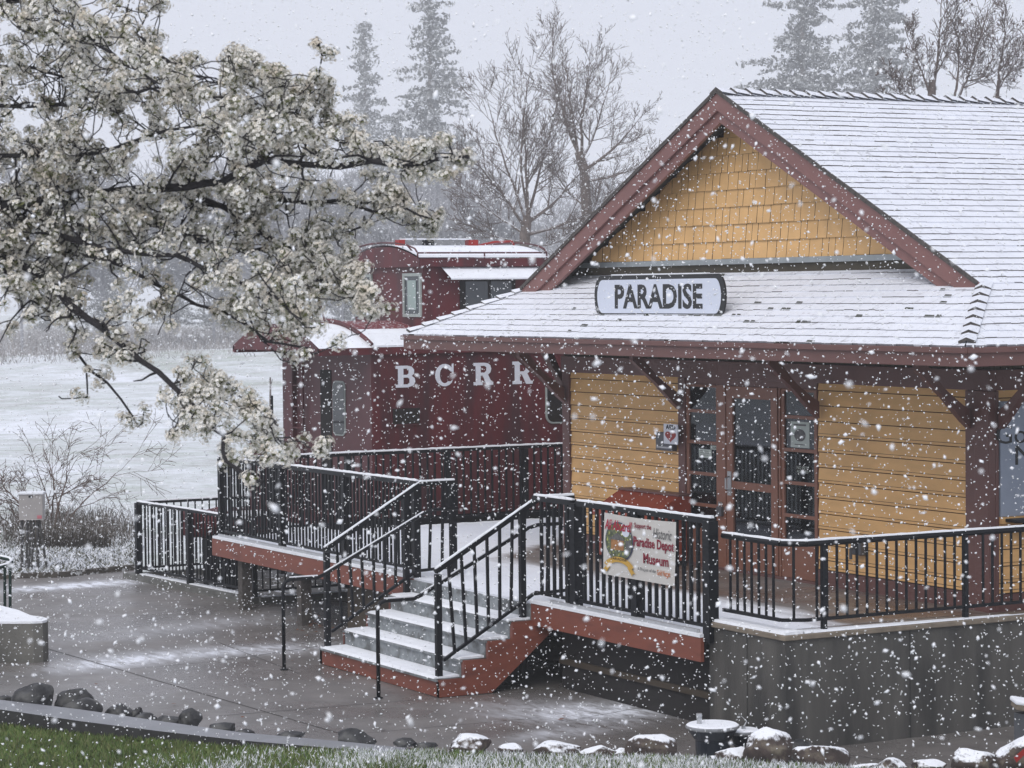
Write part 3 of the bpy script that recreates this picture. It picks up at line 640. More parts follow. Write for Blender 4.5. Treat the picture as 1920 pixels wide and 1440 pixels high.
# pale wall sign on the side wall
ws = thing('museum_wall_sign', (.04, 1.5, 1.8), 'large pale grey sign board with old style black letters on the side wall', 'sign')
mb = MB(); mb.box(.032, .06, .085, 3.0, 1.86, 3.02); mb.build('board', PANELW, ws); mb = MB(); mb.box(.035, .09, .08, 3.02, 1.79, 1.855); mb.build('ledge', TAN, ws)
g0 = at(1868, 832, X=.063)
put_text('lettering', 'Gold', .3, (.062, g0[1], at(1880, 815, X=.063)[2]), (0, 1, 0), ws, BLACKP, .62, .19, align='l', depth=.0015)
g1 = at(1904, 870, X=.063)
put_text('lettering', 'Nugget', .3, (.062, g1[1], at(1900, 860, X=.063)[2]), (0, 1, 0), ws, BLACKP, 1.1, .26, align='l', depth=.0015)
ss = thing('iron_shelf', (.1, .6, 1.6), 'black iron counter on a bracket under the pale wall sign', 'shelf')
a = at(1862, 978, X=.12); mb = MB(); mb.bar((.16, .12, a[2]-.0), (.16, 2.2, a[2]), .2, .035); mb.build('top', IRON, ss, bevel=.01); mb = MB(); mb.tube([(.16, .55, a[2]), (.16, .55, a[2]-.2), (.06, .55, a[2]-.28)], .035, 8); mb.tube([(.16, .3, a[2]-.03), (.16, .55, a[2]-.13), (.16, .8, a[2]-.03)], .02, 8); mb.build('bracket', IRON, ss)
# ================================================================ DECK, STAIRS, CONCRETE WALL
DY = -3.45; DL = -12.0; DR = .02; FZ = .90
def f_deck(t):
    tc = N(t, 'ShaderNodeTexCoord'); sx = N(t, 'ShaderNodeSeparateXYZ'); t.links.new(tc.outputs['Object'], sx.inputs[0])
    n = noise(t, 1.3, 5, .6, (.5, 2, 1)); n2 = noise(t, 30, 3, .6)
    y = math_(t, 'MULTIPLY', sx.outputs[1], -1.0)               # distance out from the wall
    xx = math_(t, 'MULTIPLY', math_(t, 'MINIMUM', math_(t, 'ADD', sx.outputs[0], 7.5), 0.0), -1.2)
    xr = math_(t, 'MULTIPLY', math_(t, 'MAXIMUM', math_(t, 'ADD', sx.outputs[0], 1.2), 0.0), -.25)
    s = math_(t, 'ADD', math_(t, 'ADD', y, math_(t, 'ADD', xx, xr)), math_(t, 'MULTIPLY', n, .9)); s = math_(t, 'ADD', s, math_(t, 'MULTIPLY', n2, .15))
    r = N(t, 'ShaderNodeMapRange'); t.links.new(s, r.inputs[0]); r.inputs[1].default_value = 1.9; r.inputs[2].default_value = 2.35; return r.outputs[0]
DECKM = snow_patch('weathered deck boards', ((.15, .105, .082), (.22, .21, .205)), .5, f_deck)
deck = thing('deck', (-6, -2, 0), 'raised wooden platform with red brown rim and snow on its boards', 'deck')
mb = MB(); y = DY+.0
while y < -.0:
    x0, x1 = DL, DR
    if y < -3.36: pass
    mb.box(x0, x1, y+.003, min(y+.139, -.0), FZ-.04, FZ+random.uniform(-.001, .001)); y += .142
y = 0.0
while y < 8: mb.box(DL, XL-.02, y+.003, y+.139, FZ-.04, FZ); y += .142
mb.build('floor_boards', DECKM, deck)
mb = MB(); y = DY+.25
while y < 8: mb.box(.055, 1.19, y+.003, y+.139, FZ-.04+.0, FZ+random.uniform(-.001, .001)); y += .142
mb.build('floor_boards', mat('bare deck boards', (.15, .105, .082), .5, .25, 5, .3, 40, col2=(.23, .215, .2), c2=(.45, .65), c2scale=2), deck)
mb = MB(); mb.box(DL, -6.10, DY-.04, DY-.002, .665, .895); mb.build('rim_beam', BEAM, deck)
mb = MB(); mb.box(-6.10, -3.25, DY+.0, DY+.04, .60, .86); mb.build('rim_beam', BEAM, deck)
mb = MB(); mb.box(-3.25, DR, DY-.04, DY-.002, .665, .895); mb.build('rim_beam', BEAM, deck)
mb = MB(); mb.box(DL-.04, DL-.002, DY-.04, 8, .665, .895); mb.build('rim_beam', BEAM, deck)
for a, b in ((DL, -6.1), (-3.25, DR)): mb = MB(); mb.box(a, b, DY-.05, DY+.05, .897, .93); mb.build('snow_ridge', SNOW, deck)
for a, b in ((DL+.1, -6.2), (-2.9, DR-.1)): mb = MB(); mb.box(a, b, DY-.012, DY+.02, .932, .962); mb.build('kick_strip', ALU, deck)
for x in (-11.3, -9.4, -6.2):
    for y in (DY+.12, -1.2):
        mb = MB(); mb.box(x-.07, x+.07, y-.07, y+.07, -.01, .66); mb.build('support_post', SHDARK, deck)
mb = MB()
for y in (-2.9, -1.6, -.4): mb.box(DL+.1, DR, y-.04, y+.04, .66, .85)
mb.build('joist', SHDARK, deck)
mb = MB(); mb.box(-11.9, -.05, -.6, -.5, -.01, .64); mb.build('back_shade_skirt', INT, deck)  # near-black sheet whose colour darkens the void below the boards
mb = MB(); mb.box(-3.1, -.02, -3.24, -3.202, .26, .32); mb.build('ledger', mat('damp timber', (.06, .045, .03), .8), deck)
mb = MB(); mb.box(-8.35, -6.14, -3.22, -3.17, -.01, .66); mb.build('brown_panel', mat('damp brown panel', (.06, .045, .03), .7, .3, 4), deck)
mb = MB(); mb.box(-3.1, .02, -3.2, -3.15, -.01, .66); mb.build('under_shade_skirt', INT, deck)  # assumed skirt, near-black panel added to deepen the shade under the deck
st = thing('staircase', (-4.7, -4, 0), 'five step concrete and red brown staircase dusted with snow between black handrails', 'stairs')
SX0, SX1 = -6.12, -3.18; rise = .18; run = .29; y0 = -4.62
for i in range(4):
    z = rise*(i+1); ya = y0+run*i
    mb = MB()
    if i == 0: mb.box(SX0, SX1, ya, ya+.03, 0, z-.022)
    else: mb.box(SX0+.04, SX1-.07, ya, ya+.03, z-rise, z-.022)
    mb.build('riser', BEAM if i == 0 else CONCG, st)
    mb = MB(); mb.box(SX0+.03, SX1-.03, ya-.025, ya+run, z-.02, z); mb.build('tread', CONCG, st)
    mb = MB()
    mb.prism([(ya-.012, z+.002), (ya+run-.002, z+.002), (ya+run-.002, z+.024), (ya+.03, z+.022), (ya-.004, z+.012)], 0, SX0+.05+random.uniform(0, .03), SX1-.08-random.uniform(0, .03)); mb.build('snow_layer', SNOW, st)
mb = MB(); mb.box(SX0+.04, SX1-.07, DY-.04, DY-.005, .72, .88); mb.build('riser', CONCG, st)
for xs in (SX1-.06, SX0-.0):
    mb = MB(); prof = [(y0, 0), (y0, .18)]
    for i in range(1, 4): prof += [(y0+run*i-.0, rise*i), (y0+run*i, rise*(i+1))]
    prof += [(y0+run*4-.0, rise*4), (y0+run*4, .89), (y0+run*4+.2, .89), (y0+run*4+.2, .60), (y0+.62, .0)]
    mb.prism(prof, 0, xs, xs+.055); mb.build('stringer', BEAM, st)
cw = thing('retaining_wall', (1.0, -3.3, 0), 'dark wet concrete retaining wall with brown cap under the right hand railing', 'wall')
WT = 1.05; WX = 1.28
mb = MB(); mb.box(.03, WX, -3.40, -3.2, -.5, WT-.05); mb.box(WX-.2, WX, -3.2, 12, -.5, WT-.05); mb.build('wall_face', CONC, cw)
mb = MB()
for yy in (-2.0, .4, 2.8): mb.box(WX+.0005, WX+.003, yy-.006, yy+.006, -.4, WT-.052)
mb.box(.66, .672, -3.4035, -3.4005, -.4, WT-.052); mb.build('form_joint', mat('form joint', (.03, .03, .028), .8), cw)
mb = MB(); mb.box(.03, WX+.03, -3.43, -3.18, WT-.048, WT); mb.box(WX-.2, WX+.03, -3.18, 12, WT-.048, WT); mb.build('cap', CONCB, cw, bevel=.008)
mb = MB(); mb.prism([(-3.405, WT+.002), (-3.2, WT+.002), (-3.2, WT+.028), (-3.395, WT+.025)], 0, .05, WX+.0); mb.build('snow_layer', SNOW, cw)
mb = MB(); mb.poly([(WX-.16, -3.19, WT+.003), (WX+.005, -3.19, WT+.003), (WX+.0, -.6, WT+.003), (WX-.05, -.6, WT+.003)]); mb.poly([(WX-.14, -3.19, WT+.022), (WX-.005, -3.19, WT+.022), (WX-.0, -.8, WT+.012), (WX-.05, -.8, WT+.012)]); mb.quad((WX-.005, -3.19, WT+.022), (WX+.005, -3.19, WT+.003), (WX, -.6, WT+.003), (WX, -.8, WT+.012)); mb.build('snow_layer', SNOW, cw)
LEAF = mat('fallen leaf', (.16, .07, .04), .7, .4, 9); mb = MB()
for i in range(70):
    if i < 40: p = at(random.gauss(590, 22), random.gauss(1172, 7), Z=0)
    else: p = at(random.uniform(120, 1250), random.uniform(1110, 1380), Z=0)
    a = random.uniform(0, 6.3); u_ = Vector((math.cos(a), math.sin(a), .15))*random.uniform(.02, .045); v_ = Vector((-math.sin(a), math.cos(a), random.uniform(-.2, .3)))*.02; p.z = .012
    mb.quad(p-u_, p-v_, p+u_, p+v_)
tag(mb.build('fallen_leaves', LEAF), kind='stuff')
# ================================================================ RAILINGS
def railing(name, label, segs, posts, sp=.115, top_r=.025, snow=True, group=None, bal=.0085, cat='railing', m=IRON, round_top=False, pw=.045, snow_h=.022, snow_w=.045, base_trim=0):
    """segs: list of (top0, top1, bottom0, bottom1) points"""
    a0 = segs[0][2]; t = thing(name, (a0[0], a0[1], 0), label, cat, group)
    for (t0, t1, b0, b1) in segs:
        t0, t1, b0, b1 = map(Vector, (t0, t1, b0, b1))
        mb = MB()
        if round_top: mb.tube([t0, t1], top_r, 10)
        else: mb.bar(t0, t1, top_r*2, top_r*1.5)
        mb.build('top_rail', m, t)
        mb = MB(); mb.bar(b0, b1, .035, .03); mb.build('bottom_rail', m, t)
        L = (Vector((t1[0]-t0[0], t1[1]-t0[1], 0))).length; n = max(2, int(round(L/sp))); mb = MB()
        for i in range(1, n):
            s = i/n; mb.bar(b0.lerp(b1, s), t0.lerp(t1, s)-Vector((0, 0, top_r*.5)), bal*2, bal*2)
        mb.build('baluster_panel', m, t)
        if snow:
            mb = MB(); nn = max(2, int(L/.07)); d = (t1-t0).normalized(); r = d.cross(Vector((0, 0, 1))).normalized(); prev = None
            for i in range(nn+1):
                c = t0.lerp(t1, i/nn)+Vector((0, 0, top_r*(.98 if round_top else .77))); h = snow_h*random.uniform(.8, 1.2); ww = snow_w*.5*random.uniform(.85, 1.05)
                ring = [c-r*ww+Vector((0, 0, -.004)), c-r*ww*.7+Vector((0, 0, h*.8)), c+Vector((0, 0, h)), c+r*ww*.7+Vector((0, 0, h*.8)), c+r*ww+Vector((0, 0, -.004))]
                if prev:
                    for k in range(4): mb.quad(prev[k], prev[k+1], ring[k+1], ring[k])
                else: mb.poly(ring[::-1])
                prev = ring
            mb.poly(prev); mb.build('snow_cap', SNOW, t)
    for (x, y, z0, z1, *q) in posts:
        pw_ = q[0] if q else pw; mb = MB(); mb.box(x-pw_/2, x+pw_/2, y-pw_/2, y+pw_/2, z0, z1); mb.build('post', m, t)
    return t
RZt = 2.0; RB = 1.0
railing('deck_railing', 'black railing along the front of the deck left of the stairs, snow on its rail', [((-11.95, -3.4, RZt-.03), (-6.05, -3.4, RZt-.01), (-11.95, -3.4, RB), (-6.05, -3.4, RB))],
        [(x, -3.4, .6, RZt-.03) for x in (-11.9, -9.9, -8.0, -6.1)], sp=.10, pw=.08, bal=.0115, top_r=.034)
railing('deck_railing', 'black railing along the back edge of the deck in front of the red caboose', [((-11.95, -3.36, 1.95), (-11.95, 6.5, 1.95), (-11.95, -3.36, RB), (-11.95, 6.5, RB))],
        [(-11.95, y, .7, 1.93) for y in (-2.6, -1.5, .05, 1.3, 2.9, 4.5)], sp=.115, pw=.08, bal=.012, top_r=.03)
railing('deck_railing', 'black railing by the stair top carrying the museum banner', [((-3.3, -3.4, 2.0), (-2.5, -3.4, 2.0), (-3.3, -3.4, 1.0), (-2.5, -3.4, 1.0)), ((-2.4, -3.4, 2.0), (.10, -3.4, 2.0), (-2.4, -3.4, 1.0), (.10, -3.4, 1.0))],
        [(-2.45, -3.4, .9, 2.0, .1), (-1.25, -3.4, .9, 2.0, .1), (.06, -3.4, .85, 2.0, .11), (-2.6, -3.4, .9, 2.0, .06)], sp=.128, bal=.015, pw=.09, top_r=.036)
railing('ledge_railing', 'black railing turning the corner on top of the concrete retaining wall', [((.16, -3.32, 1.865), (1.10, -3.32, 1.865), (.16, -3.32, 1.165), (1.10, -3.32, 1.165)), ((1.10, -3.32, 1.865), (1.22, -3.12, 1.86), (1.10, -3.32, 1.165), (1.22, -3.12, 1.165)), ((1.22, -3.12, 1.86), (1.22, -1.2, 1.86), (1.22, -3.12, 1.165), (1.22, -1.2, 1.165)), ((1.22, -1.2, 1.86), (1.22, 9, 1.86), (1.22, -1.2, 1.165), (1.22, 9, 1.165))],
        [(1.22, -2.93, WT, 1.84), (1.22, -1.3, WT, 1.84), (1.22, .4, WT, 1.84)], sp=.113, bal=.0095, top_r=.029, round_top=True, snow_h=.014, snow_w=.036)
for xs, lab in ((-6.06, 'left hand stair railing with black posts and snowy sloping top rail'), (-3.32, 'right hand stair railing with black posts and snowy sloping top rail')):
    railing('stair_railing', lab, [((xs, -4.58, 1.29), (xs, -3.36, 1.98), (xs, -4.5, .36), (xs, -3.42, .98)), ((xs, -3.36, 1.98), (xs, -2.92, 1.98), (xs, -3.42, .98), (xs, -2.92, 1.0))],
            [(xs, -4.55, 0, 1.26, .06), (xs, -3.55, .1, 1.86, .06), (xs, -2.94, .9, 1.96, .07)], sp=.15, bal=.0135, pw=.07, top_r=.032)
def handrail(xs, label):
    t = thing('handrail', (xs, -5.15, 0), label, 'handrail')
    P = [(xs, -5.16, .0), (xs, -5.16, .93), (xs, -5.13, .98), (xs, -5.07, 1.0), (xs, -4.74, 1.0), (xs, -4.66, 1.03), (xs, -3.50, 1.60), (xs, -3.38, 1.66), (xs, -3.26, 1.69), (xs, -2.96, 1.69)]
    mb = MB(); mb.tube(P, .021, 10); mb.build('pipe', IRON, t, smooth=True)
    mb = MB(); mb.lathe([(.045, 0), (.045, .008), (.024, .012)], xs, -5.16, 12); mb.build('foot_plate', IRON, t)
    mb = MB(); dx = -.16 if xs < -5 else .18
    for q in ((-4.5, 1.10), (-3.5, 1.585), (-3.0, 1.68)): mb.tube([(xs, q[0], q[1]), (xs+dx, q[0], q[1]-.02)], .008, 6)
    mb.build('bracket', IRON, t)
    mb = MB(); pr = None
    for k in range(2, 8):
        pass
    mb.bar((xs, -5.08, 1.026), (xs, -4.74, 1.026), .024, .012); mb.bar((xs, -4.66, 1.056), (xs, -3.40, 1.676), .02, .010); mb.build('snow_cap', SNOW, t)
handrail(-5.9, 'left hand tubular handrail whose end post stands on the paving'); handrail(-3.5, 'right hand tubular handrail whose end post stands nearest the camera')
# banner
bn = thing('banner', (-1.1, -3.47, 1.3), 'white vinyl museum banner with red lettering tied to the black deck railing', 'banner')
V = []; Fq = []; nx, nz = 28, 12; bx0, bx1, bzb, bzt = -1.76, -.43, 1.335, 1.955
for j in range(nz+1):
    for i in range(nx+1):
        u_ = i/nx; v_ = j/nz; V.append((bx0-(1-v_)*.035+(bx1-bx0)*u_, -3.468-.004*math.sin(u_*9+v_*3)*(1-abs(2*v_-1)*.5), bzb+(bzt-bzb)*v_-.012*math.sin(PI*u_)*(v_ > .5)*(2*v_-1)))
for j in range(nz):
    for i in range(nx): a = j*(nx+1)+i; Fq.append((a, a+1, a+nx+2, a+nx+1))
mesh_np('cloth', V, Fq, [VINYL], bn, smooth=True)
Y_ = -3.4755
def T(s, x0, x1, zc, h, m, shear=0, bold=0, y=Y_): return put_text('lettering', s, .1, ((x0+x1)/2, y, zc), (1, 0, 0), bn, m, x1-x0, h, depth=.0006, shear=shear, bold=bold)
T('All Aboard!', -1.74, -1.22, 1.845, .105, REDL, .35, .002, Y_-.006); T('Support the', -1.18, -.87, 1.865, .065, CRIM, 0, .0012); T('Historic', -.84, -.50, 1.82, .10, GREYP, .3)
T('Paradise Depot', -1.20, -.46, 1.70, .125, CRIM, 0, .0025); T('Museum', -1.02, -.56, 1.56, .10, CRIM, 0, .0025)
T('A Project of the', -1.13, -.79, 1.445, .04, GREYP); T('Gold Nugget', -.77, -.53, 1.435, .07, ORNG, 0, .001)
def disc(cx, cz, rx, rz, y, m, nm, n=28, a0=0, a1=2*PI):
    mb = MB(); mb.prism([(cx+rx*math.cos(a0+(a1-a0)*i/n), cz+rz*math.sin(a0+(a1-a0)*i/n)) for i in range(n if a1-a0 > 6 else n+1)], 1, y, y+.001); return mb.build(nm, m, bn)
disc(-1.47, 1.685, .265, .195, Y_-.0012, BLUEL, 'picture_rim'); disc(-1.47, 1.685, .255, .187, Y_-.0026, GRNP, 'picture')
mb = MB(); mb.prism([(-1.62, 1.60), (-1.38, 1.60), (-1.38, 1.70), (-1.62, 1.70)], 1, Y_-.0040, Y_-.0030); mb.build('picture_house', BRNP, bn)
mb = MB(); mb.prism([(-1.66, 1.70), (-1.34, 1.70), (-1.50, 1.775)], 1, Y_-.0054, Y_-.0044); mb.build('picture_roof', GREYP, bn)
mb = MB(); mb.prism([(-1.34, 1.60), (-1.24, 1.60), (-1.24, 1.72), (-1.34, 1.70)], 1, Y_-.0040, Y_-.0030); mb.build('picture_train', GREYP, bn)
disc(-1.34, 1.79, .07, .05, Y_-.0040, SIGNW, 'picture_steam', 16)
rb_ = MB(); NN = 12
for i in range(NN):
    a, b = PI*(.80-.60*i/NN), PI*(.80-.60*(i+1)/NN); f_ = lambda q, r: (-1.47+.30*math.cos(q)*r, Y_-.0056, 1.33+.175*math.sin(q)*r)
    rb_.quad(f_(a, .86), f_(b, .86), f_(b, 1.17), f_(a, 1.17))
for s in (-1, 1): rb_.poly([(-1.47+s*.21, Y_-.0050, 1.455), (-1.47+s*.31, Y_-.0050, 1.385), (-1.47+s*.26, Y_-.0050, 1.39), (-1.47+s*.25, Y_-.0050, 1.36), (-1.47+s*.16, Y_-.0050, 1.435)])
rb_.build('ribbon', GOLD, bn)
T('PARADISE', -1.62, -1.32, 1.512, .024, BLACKP, y=Y_-.0075)
# ================================================================ CABOOSE
CX = -12.8; CWd = 3.0; CY0 = -.70; CY1 = 10.5; CXm = CX-CWd/2; cab = thing('caboose', (CXm, 4, 0), 'maroon railway caboose with cupola and white letters B C R R behind the deck', 'caboose')
def arch(hw, rise_, n=14):
    return [(hw*(1-2*i/n), rise_*(1-(1-2*i/n)**2)) for i in range(n+1)]
EZc = 3.40
mb = MB(); mb.box(CX-CWd, CX, CY0, CY1, .98, EZc); mb.build('body', [MAR], cab, bevel=.01)
mb = MB(); y = CY0+.55
while y < CY1: mb.box(CX, CX+.006, y-.02, y+.02, 1.05, EZc-.12); y += .93
mb.box(CX, CX+.012, CY0, CY1, EZc-.11, EZc-.05); mb.box(CX, CX+.03, CY0-.9, CY1+.9, .96, 1.03)
mb.build('side_battens', MAR, cab)
mb = MB(); mb.box(CX-CWd+.01, CX-.01, CY0-.012, CY0-.002, 1.0, EZc-.02); mb.build('end_wall', MARE, cab)
# arched roof with overhang over the end platform
mb = MB(); ar = arch(CWd/2+.06, .34)
for (ya, yb, m) in ((CY0-.85, CY0-.02, 0), (CY0-.02, CY1+.85, 1)):
    lift = .0 if m == 0 else .025
    for i in range(len(ar)-1):
        (a, za), (b, zb) = ar[i], ar[i+1]; q = [(CXm+a, ya, EZc+za+lift), (CXm+a, yb, EZc+za+lift), (CXm+b, yb, EZc+zb+lift), (CXm+b, ya, EZc+zb+lift)]
        side = (i < 3)
        mb.quad(q[0], q[1], q[2], q[3], 0 if (m == 0 or side or ya > 3) else 1)
    mb.poly([(CXm+a, ya, EZc+za+lift) for a, za in ar]+[(CXm-CWd/2-.06, ya, EZc-.05), (CXm+CWd/2+.06, ya, EZc-.05)], 2)
mb.box(CX-.0, CX+.062, CY0-.85, CY1+.85, EZc-.10, EZc+.0, 2); mb.box(CX-CWd-.062, CX-CWd, CY0-.85, CY1+.85, EZc-.10, EZc, 2)
mb.build('roof', [SNOW, MARR, MAR], cab)
# snow lip along the side eave near the end
mb = MB(); mb.quad((CX+.062, CY0+.0, EZc+.005), (CX+.062, CY0+1.2, EZc+.005), (CX-.10, CY0+1.2, EZc+.20), (CX-.10, CY0+.0, EZc+.20)); mb.build('snow_strip', SNOW, cab)
mb = MB(); mb.tube([(CXm+a, CY0-.02, EZc+z+.05) for a, z in ar], .022, 6); mb.build('roof_rib', MAR, cab)
# cupola
QY0, QY1 = .30, 2.25; QX1 = CX-.33; QX0 = QX1-2.3; QZ = 4.65
cup = MB(); cup.box(QX0, QX1, QY0, QY1, EZc+.05, QZ); cupo = cup.build('cupola', MAR, cab)
mb = MB(); arq = arch(1.22, .20); xm = (QX0+QX1)/2
for i in range(len(arq)-1):
    (a, za), (b, zb) = arq[i], arq[i+1]
    for (zo, m) in ((.035, 0),):
        mb.quad((xm+a, QY0-.09, QZ+za+zo), (xm+a, QY1+.12, QZ+za+zo), (xm+b, QY1+.12, QZ+zb+zo), (xm+b, QY0-.09, QZ+zb+zo), m)
mb.poly([(xm+a, QY0-.09, QZ+za+.01) for a, za in arq]+[(xm-1.2, QY0-.09, QZ-.10), (xm+1.2, QY0-.09, QZ-.10)], 1)
mb.box(QX1, xm+1.22, QY0-.085, QY1+.12, QZ-.10, QZ+.02, 1); mb.box(xm-1.22, QX0, QY0-.085, QY1+.12, QZ-.10, QZ+.02, 1)
mb.build('cupola_roof', [SNOW, MAR], cab)
mb = MB(); mb.quad((QX1+.005, QY0+.30, QZ-.11), (QX1+.30, QY0+.30, QZ-.27), (QX1+.30, QY1+.1, QZ-.27), (QX1+.005, QY1+.1, QZ-.11)); mb.quad((QX1+.30, QY0+.30, QZ-.292), (QX1+.005, QY0+.30, QZ-.292), (QX1+.005, QY1+.1, QZ-.292), (QX1+.30, QY1+.1, QZ-.292)); mb.quad((QX1+.30, QY0+.30, QZ-.292), (QX1+.30, QY1+.1, QZ-.292), (QX1+.30, QY1+.1, QZ-.27), (QX1+.30, QY0+.30, QZ-.27)); mb.build('window_awning', SNOW, cab)
def cwin(xa, xb, za, zb, y):   # on the end face
    f_ = MB(); w_ = .045
    for q in ((xa, xb, za, za+w_), (xa, xb, zb-w_, zb), (xa, xa+w_, za+w_, zb-w_), (xb-w_, xb, za+w_, zb-w_)): f_.box(q[0], q[1], y-.03, y-.002, q[2], q[3])
    fo = f_.build('window', GLASSFR, cab); g = MB(); g.box(xa+w_, xb-w_, y-.012, y-.006, za+w_, zb-w_); g.build('pane', mat('dark pane', (.03, .04, .045), .12, spec=.8), fo)
    g = MB(); g.box(xa+w_+.1, xb-w_-.12, y-.02, y-.014, za+w_+.06, zb-w_-.06); g.build('blind', mat('pale blind', (.32, .40, .38), .6), fo); return fo
za, zb = 3.82, 4.46
cwin(QX1-.62, QX1-.04, za, zb, QY0); cwin(QX0+.04, QX0+.62, za, zb, QY0)
DKP = mat('dark cupola pane', (.045, .055, .06), .1, spec=.8)
f_ = MB(); g = MB(); f_.box(QX1+.0, QX1+.02, QY0+.60, QY0+1.52, 3.70, QZ-.30); fo = f_.build('window', INT, cab)
for a, b in ((.68, 1.05), (1.10, 1.45)): g = MB(); g.box(QX1+.021, QX1+.028, QY0+a, QY0+b, 3.74, QZ-.32); g.build('pane', DKP, fo)
# grab rails and lamp boxes on the cupola roof
mb = MB()
zr = QZ+.10
mb.tube([(xm+1.18, QY0-.1, zr), (xm+1.18, QY1+.10, zr)], .013, 6)
for y in (QY0-.1, QY0+1.0, QY1+.1): mb.tube([(xm+1.18, y, QZ+.02), (xm+1.18, y, zr)], .013, 6)
pth = [(xm+1.18*math.cos(PI*i/8), QY0-.1, zr+.17*math.sin(PI*i/8)) for i in range(9)]; mb.tube(pth, .013, 6)
for i in (2, 6): mb.tube([pth[i], (pth[i][0], QY0+.0, pth[i][2]-.10)], .012, 6)
mb.tube([(xm+1.18*math.cos(PI*i/8), QY1+.1, zr+.17*math.sin(PI*i/8)) for i in range(9)], .013, 6)
mb.tube([(xm-1.18, QY0-.1, zr), (xm-1.18, QY1+.10, zr)], .013, 6)
mb.build('grab_rail', MAR, cab)
mb = MB(); mb.box(xm+.15, xm+.28, QY0+.05, QY0+.15, QZ+.17, QZ+.31); mb.build('roof_fitting', REDP, cab); mb = MB(); mb.box(xm+.15, xm+.28, QY0+1.22, QY0+1.38, QZ+.17, QZ+.31); mb.tube([(xm+.2, QY0+1.4, QZ+.22), (xm+.2, QY0+1.7, QZ+.28), (xm+.2, QY0+2.0, QZ+.29), (xm+.2, QY0+2.08, QZ+.17)], .018, 6); mb.build('roof_fitting', REDP, cab)
mb = MB(); mb.box(xm+.1, xm+.3, QY0+.15, QY0+1.22, QZ+.312, QZ+.33); mb.build('running_board', SNOW, cab)
mb = MB(); mb.box(xm+.15, xm+.25, QY0+.5, QY0+.65, QZ+.17, QZ+.31); mb.build('vent', IRON, cab)
# roof ladder rods by the end
mb = MB(); 
for px_ in ((580, 560, 586, 592), (597, 556, 608, 598)):
    a = at(px_[0], px_[1], D=36.6); b = at(px_[2], px_[3], D=36.6); mb.tube([a+(a-b)*.5, b], .016, 6)
mb.build('ladder_rail', MAR, cab)
# end: door, windows, ladder, platform, brake wheel, coupler
mb = MB(); mb.box(CX-1.72, CX-1.34, CY0-.022, CY0-.013, 1.0, 3.05); mb.build('end_door', INT, cab)
def rrect(ya, yb, za, zb, r, n=5):
    pts = []
    for cy, cz, a0 in ((yb-r, zb-r, 0), (ya+r, zb-r, PI/2), (ya+r, za+r, PI), (yb-r, za+r, 1.5*PI)):
        for i in range(n+1): a = a0+PI/2*i/n; pts.append((cy+r*math.cos(a), cz+r*math.sin(a)))
    return pts
PANE = mat('black pane', (.012, .015, .02), .1, spec=.8)
mb = MB(); mb.prism(rrect(CX-1.28, CX-.86, 2.10, 2.90, .1), 1, CY0-.03, CY0-.014); wo = mb.build('window', GLASSFR, cab); mb = MB(); mb.prism(rrect(CX-1.26, CX-.88, 2.12, 2.88, .09), 1, CY0-.034, CY0-.031); mb.build('pane', PANE, wo)
mb = MB(); mb.prism(rrect(2.13, 2.69, 2.22, 2.86, .12), 0, CX+.0, CX+.02); wo = mb.build('window', GLASSFR, cab); mb = MB(); mb.prism(rrect(2.155, 2.665, 2.245, 2.835, .1), 0, CX+.021, CX+.025); mb.build('pane', PANE, wo)
mb = MB(); mb.box(CX, CX+.02, -.42, .07, 2.27, 2.55); wo = mb.build('window', MAR, cab); mb = MB(); mb.box(CX+.021, CX+.026, -.39, .04, 2.30, 2.52); mb.build('pane', PANE, wo)
mb = MB(); mb.box(CX-3.03, CX-2.6, CY0-.05, CY0-.013, 1.0, EZc-.03)
for x in (CX-2.62, CX-2.25): mb.box(x-.015, x+.015, CY0-.08, CY0-.05, 1.0, EZc+.1)
for k in range(7): mb.bar((CX-2.62, CY0-.065, 1.2+k*.32), (CX-2.25, CY0-.065, 1.2+k*.32), .02, .02)
mb.build('end_ladder', MAR, cab)
mb = MB(); mb.box(CX-CWd+.1, CX-.05, CY0-.95, CY0-.013, .90, .98); mb.build('end_platform', MAR, cab)
# brake stand: placed from the photograph on the end platform line (y = CY0-.9)
yb = CY0-.95
def onend(px, py): return at(px, py, Y=yb)
a = onend(484, 855); mb = MB(); mb.box(a[0]-.19, a[0]+.19, yb-.06, yb+.06, .95, 1.98); mb.build('end_railing_post', MAR, cab)
c = onend(513, 800); mb = MB(); ring = [(c[0]+.17*math.cos(2*PI*i/20), yb-.1, c[2]+.26*math.sin(2*PI*i/20)) for i in range(21)]; mb.tube(ring, .018, 6, cap=False)
for i in range(0, 20, 4): mb.tube([(c[0], yb-.1, c[2]), ring[i]], .012, 5)
mb.tube([(c[0]-.05, yb, .95), (c[0]-.05, yb, c[2]+.45)], .022, 6); mb.build('brake_wheel', IRON, cab)
mb = MB(); mb.tube([(c[0], yb, c[2]-.02), (CX-2.9, CY0-.4, c[2]-.02)], .014, 6); mb.build('end_grab_rail', MAR, cab)
